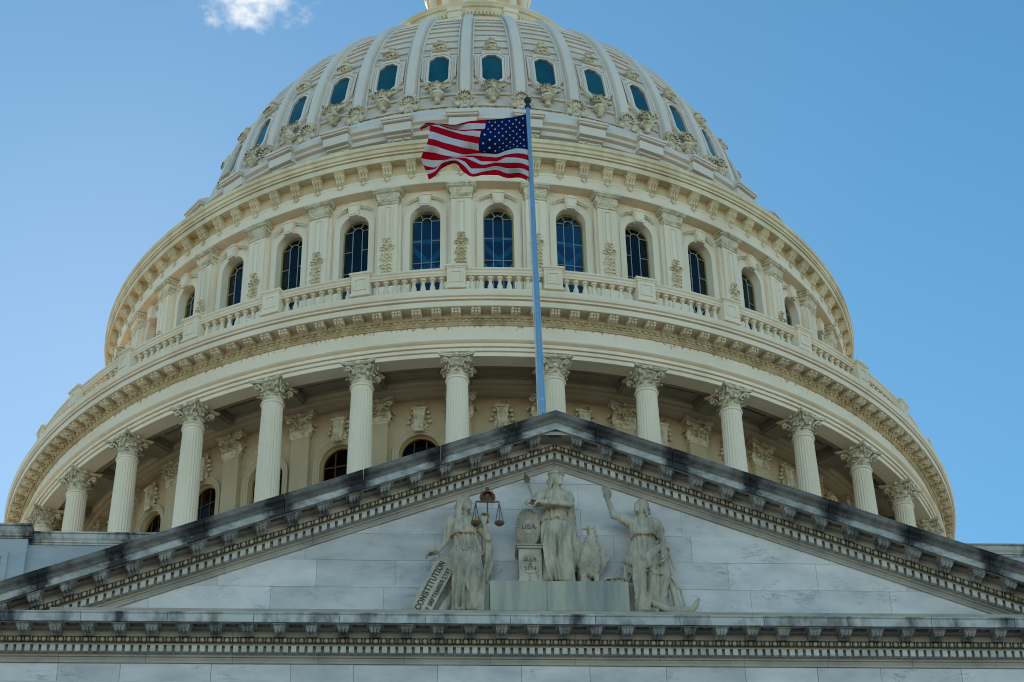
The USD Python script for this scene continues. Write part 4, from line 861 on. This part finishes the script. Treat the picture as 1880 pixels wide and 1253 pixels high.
# ================================================================== the figures in the pediment
V3 = lambda *a: np.array(a, np.float32)
def hand_sdf(p, wrist, d, nrm, curl=.5, s=1.0, thumb=1):
    """Palm, four unequal bent fingers and a thumb from the side of the palm. d: where the fingers point, nrm: away from the palm's back."""
    d = V3(*d) / np.linalg.norm(d); nrm = V3(*nrm); nrm = nrm - d * float(nrm @ d); nrm /= np.linalg.norm(nrm); sd = np.cross(d, nrm)
    w = V3(*wrist); r = cone(p, w, w + d * .07 * s, .045 * s, .05 * s); r = smin(r, cone(p, w + d * .06 * s - sd * .035 * s, w + d * .12 * s - sd * .04 * s, .03 * s, .028 * s), .03)
    r = smin(r, cone(p, w + d * .06 * s + sd * .035 * s, w + d * .12 * s + sd * .04 * s, .03 * s, .028 * s), .03)
    for k, L in enumerate((.085, .105, .098, .075)):
        b = w + d * .13 * s + sd * (-.054 + .036 * k) * s; a1 = curl * .8; a2 = curl * 1.7
        m1 = b + (d * math.cos(a1) + nrm * math.sin(a1)) * L * .55 * s; m2 = m1 + (d * math.cos(a2) + nrm * math.sin(a2)) * L * .55 * s
        r = smin(r, np.minimum(cone(p, b, m1, .020 * s, .018 * s), cone(p, m1, m2, .018 * s, .015 * s)), .008)
    b = w + d * .035 * s + sd * thumb * .05 * s; m1 = b + (d * .7 + sd * thumb * .6 + nrm * .4) * .06 * s; m2 = m1 + (d * .95 + nrm * .4 * curl) * .055 * s
    return smin(r, np.minimum(cone(p, b, m1, .024 * s, .021 * s), cone(p, m1, m2, .021 * s, .017 * s)), .012)
def head_sdf(p, c, yaw, tilt=0.0):
    """Face looks to -y turned by yaw (positive: towards +x); returns (skin, hair)."""
    q = p - V3(*c); a = math.radians(yaw); ca, sa = math.cos(a), math.sin(a)
    q = np.stack([q[..., 0] * ca + q[..., 1] * sa, -q[..., 0] * sa + q[..., 1] * ca, q[..., 2]], -1)
    t = math.radians(tilt); q = np.stack([q[..., 0], q[..., 1] * math.cos(t) + q[..., 2] * math.sin(t), -q[..., 1] * math.sin(t) + q[..., 2] * math.cos(t)], -1)
    f = smin(ell(q, (0, .01, .03), (.125, .155, .16)), ell(q, (0, -.045, -.075), (.085, .10, .11)), .06)
    f = smin(f, cone(q, (0, -.135, .035), (0, -.172, -.035), .014, .026), .02)                   # nose
    f = smin(f, cone(q, (-.07, -.128, .05), (.07, -.128, .05), .016, .016), .025)                # brow
    for s in (-1, 1):
        f = -smin(-f, ell(q, (s * .05, -.16, .018), (.032, .03, .02)), .015)                       # eye hollow
        f = smin(f, ell(q, (s * .05, -.125, .016), (.024, .022, .018)), .006)                      # eyeball
        f = smin(f, ell(q, (s * .128, .02, -.01), (.018, .035, .045)), .01)                        # ear
    f = smin(f, ell(q, (0, -.145, -.088), (.036, .022, .011)), .012); f = smin(f, ell(q, (0, -.142, -.112), (.032, .022, .012)), .012)
    f = smin(f, ell(q, (0, -.125, -.15), (.04, .035, .03)), .03)
    return f, q
def curls(q, k=34, a=.016): return a * (np.sin(k * q[..., 0] + 2 * np.sin(11 * q[..., 2])) * np.sin(k * q[..., 2] + 1.7 * np.sin(13 * q[..., 1])))
def folds(p, cx, cy, n, amp, sway=1.0, ph=0.0):
    th = np.arctan2(p[..., 0] - cx, -(p[..., 1] - cy))
    x = n * th + sway * np.sin(2.1 * p[..., 2] + ph) + .8 * np.sin(3 * th + 1.3 * p[..., 2] + ph)
    return amp * (np.abs(np.sin(x)) ** .8 - .55) + amp * .28 * np.sin(2.6 * x + .9 * p[..., 2])
def woman(S):
    """A draped standing figure from its joints; returns (figure, hair) as distance functions."""
    J = {k: V3(*v) for k, v in S['j'].items()}
    def core(p):
        sh = (J['sl'] + J['sr']) / 2; hip = (J['hl'] + J['hr']) / 2
        tor = smin(ell(p, sh + V3(0, .01, -.14), (.30, .19, .27)), ell(p, (sh + hip) / 2 + V3(0, .02, -.08), (.235, .175, .28)), .12)
        for s, k in ((-1, 'sl'), (1, 'sr')): tor = smin(tor, ell(p, sh + V3(s * .12, -.13, -.27), (.11, .11, .115)), .06)
        tor = smin(tor, cone(p, J['sl'], J['sr'], .10, .10), .08)
        hips = ell(p, hip + V3(0, .03, 0), (.30, .23, .30))
        leg = np.minimum(smin(cone(p, J['hl'], J['kl'], .19, .145), cone(p, J['kl'], J['fl'] + V3(0, 0, .06), .145, .13), .05),
                         smin(cone(p, J['hr'], J['kr'], .19, .145), cone(p, J['kr'], J['fr'] + V3(0, 0, .06), .145, .13), .05))
        mid = (J['fl'] + J['fr']) / 2; zz = np.clip(p[..., 2] / max(float(hip[2]), .1), 0, 1); cx = mid[0] + (hip[0] - mid[0]) * zz; cy = mid[1] + .05 + (hip[1] - mid[1]) * zz
        w = S.get('w', .36) * (1 - .22 * zz); dd = .23 * (1 - .1 * zz)
        sk = (np.sqrt(((p[..., 0] - cx) / w) ** 2 + ((p[..., 1] - cy) / dd) ** 2) - 1) * dd
        sk = np.maximum(np.maximum(sk, p[..., 2] - hip[2]), .02 - p[..., 2])
        fo = folds(p, 0, .1, S.get('n', 9), 1.0, 1.3, S.get('ph', 0)); am = S.get('amp', .036) * 1.9 * np.clip((hip[2] + .1 - p[..., 2]) / .5, .2, 1)
        low = smin(smin(hips, leg, .10) + .45 * am * fo, sk + 1.9 * am * fo, .05)
        low = np.maximum(low, -p[..., 2] + .01)
        up = tor + folds(p, 0, .1, 10, .032, 1.2, 1.0 + S.get('ph', 0))
        body = smin(up, low, .06)
        hem = S['hem'] + .035 * np.sin(16 * p[..., 0] + 1) + .02 * np.sin(31 * p[..., 0])
        z0, z1, r1, r2 = S['belt'], S['hem'], *S.get('flare', (.33, .26)); k = np.clip((z0 - p[..., 2]) / (z0 - z1), 0, 1.2); ax_, ay_ = .21 + (r1 - .21) * k ** .8, .17 + (r2 - .17) * k ** .8
        ap = (np.sqrt((p[..., 0] / ax_) ** 2 + ((p[..., 1] - .02) / ay_) ** 2) - 1) * ay_ + folds(p + V3(0, 0, 0), 0, .1, 10, .062, S.get('slant', 1.0), 2.0)
        ap = np.maximum(np.maximum(ap, p[..., 2] - z0), hem - p[..., 2]); body = np.minimum(body, ap)
        band = S['belt']; belt = np.maximum(smin(tor, hips, .1) - .03, np.abs(p[..., 2] - band) - .03); body = np.minimum(body, belt)
        for a, b, ra, rb, k in S.get('cloth', []): body = smin(body, cone(p, a, b, ra, rb) + folds(p, float(a[0]), float(a[1]) + .1, 7, .042, 1.8, k), .03)
        for k in ('l', 'r'): body = smin(body, ell(p, J['f' + k] + V3(0, -.10, .04), (.075, .17, .055)), .03)
        nk = smin(cone(p, sh + V3(0, .02, 0), J['h'] + V3(0, .03, -.10), .095, .078), ell(p, sh + V3(0, .02, .02), (.2, .1, .06)), .06)
        body = smin(body, nk, .035)
        for s, e, h in (('sl', 'el', 'wl'), ('sr', 'er', 'wr')):
            arm = smin(cone(p, J[s], J[e], .092, .072), cone(p, J[e], J[h], .072, .05), .03); body = smin(body, arm, .04)
            slv = cone(p, J[s], J[s] + (J[e] - J[s]) * .45, .115, .125) + folds(p, float(J[s][0]), float(J[s][1]), 5, .016, 1, 0); body = smin(body, slv, .02)
        for k in ('l', 'r'):
            d, n, c, th = S['hand' + k]; body = smin(body, hand_sdf(p, J['w' + k], d, n, c, 1.3, th), .015)
        f, q = head_sdf(p, J['h'], S['yaw'], S.get('tilt', 0)); return smin(body, f, .02)
    def hair(p):
        f, q = head_sdf(p, J['h'], S['yaw'], S.get('tilt', 0))
        h = np.maximum(ell(q, (0, .035, .05), (.155, .165, .17)), -ell(q, (0, -.15, -.05), (.115, .13, .16)))
        h = smin(h, ell(q, (0, .19, .0), (.09, .08, .08)), .05)
        for s in (-1, 1): h = smin(h, cone(q, (s * .125, .0, .02), (s * .12, .08, -.20), .045, .035), .03)
        if S.get('veil'):
            for s in (-1, 1): h = smin(h, cone(q, (s * .13, .05, .05), (s * .15, .10, -.42), .06, .075), .05)
        if S.get('crown'):
            ring = np.sqrt((np.sqrt(q[..., 0] ** 2 + (q[..., 1] - .02) ** 2) - .15) ** 2 + (q[..., 2] - .12) ** 2) - .035; h = np.minimum(h, ring)
            h = smin(h, ell(q, (0, -.06, .2), (.1, .12, .07)), .04)
        return h + curls(q)
    return core, hair
def stand(name, label, loc, S, lo, hi, h=.02):
    t = thing(name, label, 'statue', (loc[0], YT - loc[1], loc[2]), ROT)
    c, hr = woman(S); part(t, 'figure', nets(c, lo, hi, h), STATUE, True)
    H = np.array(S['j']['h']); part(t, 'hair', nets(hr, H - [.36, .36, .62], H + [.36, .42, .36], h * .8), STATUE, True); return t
ZP, ZC = 19.195, 18.51
stand('statue', 'marble standing woman at the centre, head crowned, one hand on the oval shield', (-.06, .36, ZP), dict(
    j=dict(h=(.07, -.05, 2.57), sl=(-.25, -.02, 2.22), sr=(.29, -.02, 2.18), el=(-.40, -.16, 1.92), wl=(-.44, -.28, 1.86), er=(.33, -.22, 1.86), wr=(-.20, -.40, 1.80),
           hl=(-.12, 0, 1.36), hr=(.16, 0, 1.36), kl=(-.13, -.17, .80), kr=(.17, -.03, .74), fl=(-.17, -.10, 0), fr=(.18, 0, 0)),
    handl=((-.35, -.3, .0), (0, -.3, -1), 1.0, 1), handr=((-1, .0, -.05), (0, .1, -1), .6, -1), yaw=42, tilt=0, hem=1.52, belt=1.80, w=.27, n=6, amp=.055, crown=True,
    cloth=[((.30, .02, 2.2), (.40, .08, 1.2), .10, .08, 0.), ((.40, .08, 1.2), (.62, .05, .1), .08, .12, 1.), ((-.2, -.1, 2.22), (.28, -.12, 2.14), .06, .07, 2.)]),
    (-.85, -.75, -.02), (.95, .50, 2.95), .016)
stand('statue', 'marble standing woman in long drapery, holding up the bronze scales beside the tilted tablet', (-1.93, .36, ZC), dict(
    j=dict(h=(-.04, -.05, 2.60), sl=(-.33, -.02, 2.22), sr=(.21, -.02, 2.20), el=(-.46, -.08, 1.68), wl=(-.62, -.16, 1.40), er=(.44, -.05, 1.78), wr=(.36, -.20, 2.05),
           hl=(-.18, 0, 1.38), hr=(.10, 0, 1.36), kl=(-.16, -.05, .76), kr=(.15, -.20, .84), fl=(-.12, 0, 0), fr=(.16, -.06, 0)),
    handl=((-.9, -.2, -.3), (0, -.1, -1), .5, 1), handr=((.1, -.3, 1), (0, -1, -.2), 1.0, 1), yaw=52, tilt=-6, hem=1.42, belt=1.86, w=.31, n=7, amp=.055, ph=1.5, veil=True,
    cloth=[((.42, .05, 1.85), (.46, .10, 1.15), .10, .09, 0.), ((.46, .10, 1.15), (.26, .08, .55), .10, .05, 1.), ((-.3, -.1, 2.2), (.05, -.17, 1.9), .05, .06, 1.), ((.2, -.1, 2.2), (0, -.17, 1.9), .05, .06, 1.),
           ((-.2, .1, .6), (-.55, .05, .03), .10, .10, 1.), ((-.05, -.1, 1.35), (.12, -.24, .15), .09, .07, .5)]),
    (-1.0, -.75, -.02), (.90, .50, 3.0), .016)
stand('statue', 'marble standing woman with one arm raised and a sash across her hips', (1.83, .36, ZC), dict(
    j=dict(h=(-.03, -.05, 2.58), sl=(-.27, -.02, 2.24), sr=(.28, -.02, 2.22), el=(-.62, -.06, 2.38), wl=(-.74, -.10, 2.76), er=(.39, -.04, 1.78), wr=(.36, -.20, 1.36),
           hl=(-.14, 0, 1.36), hr=(.15, 0, 1.36), kl=(-.14, -.16, .80), kr=(.13, -.08, .76), fl=(-.08, -.06, 0), fr=(.14, 0, 0)),
    handl=((-.1, -.15, 1), (-.7, -1, 0), .3, 1), handr=((0, -.15, -1), (-1, -.2, 0), .8, -1), yaw=-48, tilt=-10, flare=(.40, .30), slant=2.6, hem=.92, belt=1.88, w=.29, n=7, amp=.055, ph=3.,
    cloth=[((-.36, -.06, 1.30), (0, -.28, 1.25), .10, .11, 0.), ((0, -.28, 1.25), (.34, -.12, 1.62), .11, .06, 1.), ((-.3, -.1, 1.22), (.06, -.27, 1.08), .09, .10, 2.), ((.38, 0, 1.5), (.42, .06, .95), .09, .11, 1.),
           ((.42, .06, .95), (.38, .1, .5), .11, .05, 1.), ((-.34, 0, 1.28), (-.40, .04, .95), .08, .10, 2.), ((-.25, -.1, 2.2), (.0, -.19, 1.95), .05, .06, 1.), ((.25, -.1, 2.2), (.0, -.19, 1.95), .05, .06, 1.)]),
    (-1.15, -.75, -.02), (.85, .50, 3.15), .016)
# eagle
def eagle(p):
    f = 1 + 0 * p[..., 0]
    b = smin(ell(p, (0, -.02, .52), (.20, .19, .36)), ell(p, (.03, -.03, .78), (.15, .15, .2)), .1)
    b = smin(b, cone(p, (.03, -.03, .85), (.06, -.05, 1.13), .12, .085), .07); hd = ell(p, (.04, -.07, 1.20), (.095, .10, .085)); b = smin(b, hd, .04)
    b = smin(b, cone(p, (-.03, -.10, 1.20), (-.13, -.13, 1.185), .04, .024), .02); b = smin(b, cone(p, (-.13, -.13, 1.185), (-.145, -.13, 1.14), .022, .008), .01)
    fe = .013 * np.sin(38 * p[..., 2] + 2.5 * np.sin(26 * p[..., 0])) * np.sin(24 * p[..., 0] + 1.5 * np.sin(19 * p[..., 2])); b = b + fe
    for a, e, ra, rb in (((-.08, .05, .95), (-.34, .06, .45), .13, .12), ((-.34, .06, .45), (-.52, .07, .10), .12, .06)):
        w = cone(p * V3(1, 1.6, 1), np.array(a) * [1, 1.6, 1], np.array(e) * [1, 1.6, 1], ra, rb); g = .019 * np.sin(46 * (p[..., 0] * .85 + p[..., 2] * .5)); b = smin(b, w + g, .03)
    for a, e, ra, rb in (((.14, .05, .92), (.24, .06, .62), .10, .10), ((.24, .06, .62), (.12, .08, .22), .10, .05)):
        w = cone(p * V3(1, 1.6, 1), np.array(a) * [1, 1.6, 1], np.array(e) * [1, 1.6, 1], ra, rb); g = .019 * np.sin(46 * (p[..., 0] * .8 - p[..., 2] * .5)); b = smin(b, w + g, .03)
    for s, x in ((-1, -.14), (1, .10)):
        b = smin(b, cone(p, (x * .8, -.06, .42), (x, -.09, .14), .12, .05) + fe, .04); b = smin(b, cone(p, (x, -.09, .14), (x, -.10, .03), .04, .04), .02)
        for t in (-.6, 0, .6): b = smin(b, cone(p, (x, -.10, .03), (x + .09 * t, -.21, .02), .028, .016), .01)
    return smin(b, cone(p, (-.05, .1, .3), (-.12, .14, .02), .11, .12) + fe, .04)
t = thing('eagle_statue', 'carved marble eagle with half-spread wings, turning its head to the central woman', 'statue', (.66, YT - .34, ZP), ROT)
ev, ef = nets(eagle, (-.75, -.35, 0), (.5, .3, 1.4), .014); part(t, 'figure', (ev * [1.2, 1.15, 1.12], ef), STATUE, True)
def tx(parent, text, height, at, mat_=None, rot=0.0, bold=True, depth=.012, name='lettering', sx=1.0):
    """Letters standing on a face that looks towards -y, centred on at, turned by rot degrees in the face."""
    m = meshkit.text_mesh(text, height, depth, bold); v = np.array(m.vertices); f = np.array(m.faces)
    v[:, 0] -= (v[:, 0].min() + v[:, 0].max()) / 2; v[:, 1] -= height / 2; v[:, 0] *= sx; a = math.radians(rot)
    x, z = v[:, 0] * math.cos(a) - v[:, 1] * math.sin(a), v[:, 0] * math.sin(a) + v[:, 1] * math.cos(a)
    return part(parent, name, (np.c_[x + at[0], at[1] - v[:, 2], z + at[2]], f), mat_ or LETTER)
# plinth, altar, shield, spear
t = thing('plinth', 'broad yellowed stone block carrying the central woman, the altar and the eagle', 'plinth', (0, YT, 0), ROT)
for a, b in ((-1.46, -.281), (-.279, 1.42)): part(t, 'block', MB().box(a, b, -.62, -.0, 18.502, ZP, .01), PLINTH)
part(t, 'end_block', MB().box(-1.58, -1.465, -.50, 0, 18.502, ZP - .03, .01), PLINTH)
t = thing('altar', 'small square altar with wreath and carved date, under the oval shield', 'pedestal', (-.62, YT - .34, ZP), ROT)
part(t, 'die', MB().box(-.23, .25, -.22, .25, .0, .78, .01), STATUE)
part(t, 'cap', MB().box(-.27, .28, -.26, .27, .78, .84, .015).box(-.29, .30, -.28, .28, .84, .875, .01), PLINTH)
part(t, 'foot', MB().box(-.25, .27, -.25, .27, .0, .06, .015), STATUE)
m = MB(); rr = random.Random(2)
for k in range(34):
    a = 2 * math.pi * k / 34; m.ball((.01 + .19 * math.cos(a), -.225, .42 + .21 * math.sin(a)), (.028, .02, .028))
part(t, 'wreath', m, STATUE)
for s, z in (('JULY', .52), ('4', .42), ('1776', .32)): tx(t, s, .075, (.01, -.222, z), LETTER_FAINT)
t = thing('shield', 'oval marble shield with rays and the letters USA, standing on the altar', 'shield', (-.63, YT - .36, ZP + .876), ROT)
a_ = np.linspace(0, 2 * np.pi, 49)[:48]
m = MB(); rings = [(0.0, -.15), (.35, -.145), (.7, -.12), (.93, -.08), (.96, -.09), (1.0, -.07), (1.0, 0.0), (0, 0)]
m.grid(np.array([[(.265 * k * math.cos(q), y, .48 + .475 * k * math.sin(q)) for q in a_] for k, y in rings]), wrap=True)
part(t, 'disc', m, STATUE, 30)
m = MB()
for k in range(36):
    q = 2 * math.pi * k / 36; c, s = math.cos(q), math.sin(q); i0 = .36
    m.tube([(.265 * i0 * c, -.15, .48 + .475 * i0 * s), (.265 * .7 * c, -.127, .48 + .475 * .7 * s), (.265 * .92 * c, -.09, .48 + .475 * .92 * s)], [.006, .012, .016], 4)
part(t, 'rays', m, STATUE, kind='stuff')
tx(t, 'USA', .11, (.01, -.146, .47), LETTER_FAINT)
t = thing('spear', 'slender spear with rusty bronze head, upright behind the oval shield', 'spear', (-.5, YT - .30, ZP), ROT)
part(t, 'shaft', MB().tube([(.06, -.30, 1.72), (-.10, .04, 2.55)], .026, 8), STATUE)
m = MB(); d = np.array([-.16, .1, .83]); d /= np.linalg.norm(d); o = np.array([-.10, .04, 2.55]); sdv = np.cross(d, [0, 1, 0]); fr = np.cross(sdv, d)
pts = [(0, .03), (.05, .045), (.12, .075), (.2, .05), (.30, .006)]
m.grid(np.array([[o + d * q + sdv * r * math.cos(b) + fr * r * .4 * math.sin(b) for b in np.linspace(0, 2 * np.pi, 9)[:8]] for q, r in pts]), wrap=True)
part(t, 'head', m, BRONZE)
# scales
t = thing('balance_scales', 'rusty bronze balance scales with two hanging pans, held by the veiled woman', 'scales', (-1.50, YT - .62, ZC), ROT)
part(t, 'beam', MB().tube([(-.25, 0, 2.56), (-.1, -.01, 2.55), (0, -.01, 2.56), (.1, -.01, 2.55), (.25, 0, 2.56)], [.018, .024, .03, .024, .018], 8), BRONZE)
m = MB().tube([(0, 0, 2.05), (0, 0, 2.84)], .018, 6)
for k in range(9):
    a = -1.5 + 3 * k / 8; m.grid(leaf(.13, .26, .3, n=5, m=3) @ np.array([[math.cos(a), 0, math.sin(a)], [0, 1, 0], [-math.sin(a), 0, math.cos(a)]]) + [0, -.02, 2.62])
m.ball((0, 0, 2.72), (.07, .06, .10)).ball((0, -.02, 2.86), (.045, .05, .045))
part(t, 'finial', m, BRONZE, 40)
for s in (-1, 1):
    part(t, 'pan', MB().rev([(0, -.045), (.06, -.04), (.105, 0), (.11, .02), (.095, .022), (0, .0)], c=(s * .25, -.02, 2.02), n=16), BRONZE, 40)
    for k in range(3):
        a = 2.1 * k + .5; part(t, 'chain', MB().tube([(s * .25, 0, 2.55), (s * .25 + .1 * math.cos(a), -.02 + .1 * math.sin(a), 2.04)], .009, 4), BRONZE)
# tablet
t = thing('tablet', 'tilted stone scroll carved with a dated inscription, leaning under the veiled woman\'s hand', 'tablet', (-2.62, YT - .30, ZC), ROT)
ang = math.degrees(math.atan2(1.30, .62))
def lean(v):       # (along, depth, across) -> leaning up to the right
    a = math.radians(ang); b = .06 * np.sin(v[:, 0] * 2.0)
    return np.c_[-.52 + v[:, 0] * math.cos(a) + v[:, 2] * math.sin(a), v[:, 1] - .06 - b, .08 + v[:, 0] * math.sin(a) - v[:, 2] * math.cos(a)]
m = MB()
for k in range(12): m.box(1.42 * k / 12, 1.42 * (k + 1) / 12, -.03, .06, 0, .44)
part(t, 'sheet', m.move(lean), STATUE)
part(t, 'rolled_end', MB().tube(lean(np.array([[0, 0, -.14], [0, 0, .2], [0, 0, .5]])), .085, 14), STATUE, 40)
part(t, 'top_roll', MB().tube(lean(np.array([[1.43, 0, 0], [1.43, 0, .44]])), .05, 12), STATUE, 40)
for s, q, hgt, L in (('CONSTITUTION', .15, .125, 1.22), ('17 SEPTEMBER 1787', .345, .085, 1.12)):
    mm = meshkit.text_mesh(s, hgt, .012, True); v = np.array(mm.vertices); w = v[:, 0].max() - v[:, 0].min()
    lv = np.c_[(v[:, 0] - v[:, 0].min()) / w * L + .1, -.031 - v[:, 2], q + hgt / 2 - v[:, 1]]
    part(t, 'lettering', (lean(lv), np.array(mm.faces)), LETTER)
# anchor
t = thing('anchor', 'carved marble ship\'s anchor lying at the feet of the woman with raised arm', 'anchor', (2.25, YT - .28, ZC), ROT)
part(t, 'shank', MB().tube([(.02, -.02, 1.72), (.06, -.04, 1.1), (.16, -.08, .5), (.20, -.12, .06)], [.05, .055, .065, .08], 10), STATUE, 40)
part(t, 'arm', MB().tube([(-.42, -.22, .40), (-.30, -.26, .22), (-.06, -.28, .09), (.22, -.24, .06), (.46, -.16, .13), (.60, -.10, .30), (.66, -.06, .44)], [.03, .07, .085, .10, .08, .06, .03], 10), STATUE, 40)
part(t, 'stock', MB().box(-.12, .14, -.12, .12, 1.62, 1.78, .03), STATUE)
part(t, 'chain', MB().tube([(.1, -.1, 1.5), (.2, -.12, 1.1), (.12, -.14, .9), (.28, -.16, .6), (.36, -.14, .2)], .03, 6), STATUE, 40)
# leaf sprig at the end of the plinth
t = thing('leaf_sprig', 'small carved leaf sprig lying on the plinth beside the eagle', 'carving', (1.18, YT - .40, ZP), ROT); m = MB(); rr = random.Random(8)
for k in range(14):
    a = rr.uniform(-1.4, 1.4); m.grid(leaf(.12, .2, .3, n=5, m=3) @ np.array([[math.cos(a), 0, math.sin(a)], [0, 1, 0], [-math.sin(a), 0, math.cos(a)]]) + [rr.uniform(-.18, .18), -.1, .0 + .02 * rr.random()])
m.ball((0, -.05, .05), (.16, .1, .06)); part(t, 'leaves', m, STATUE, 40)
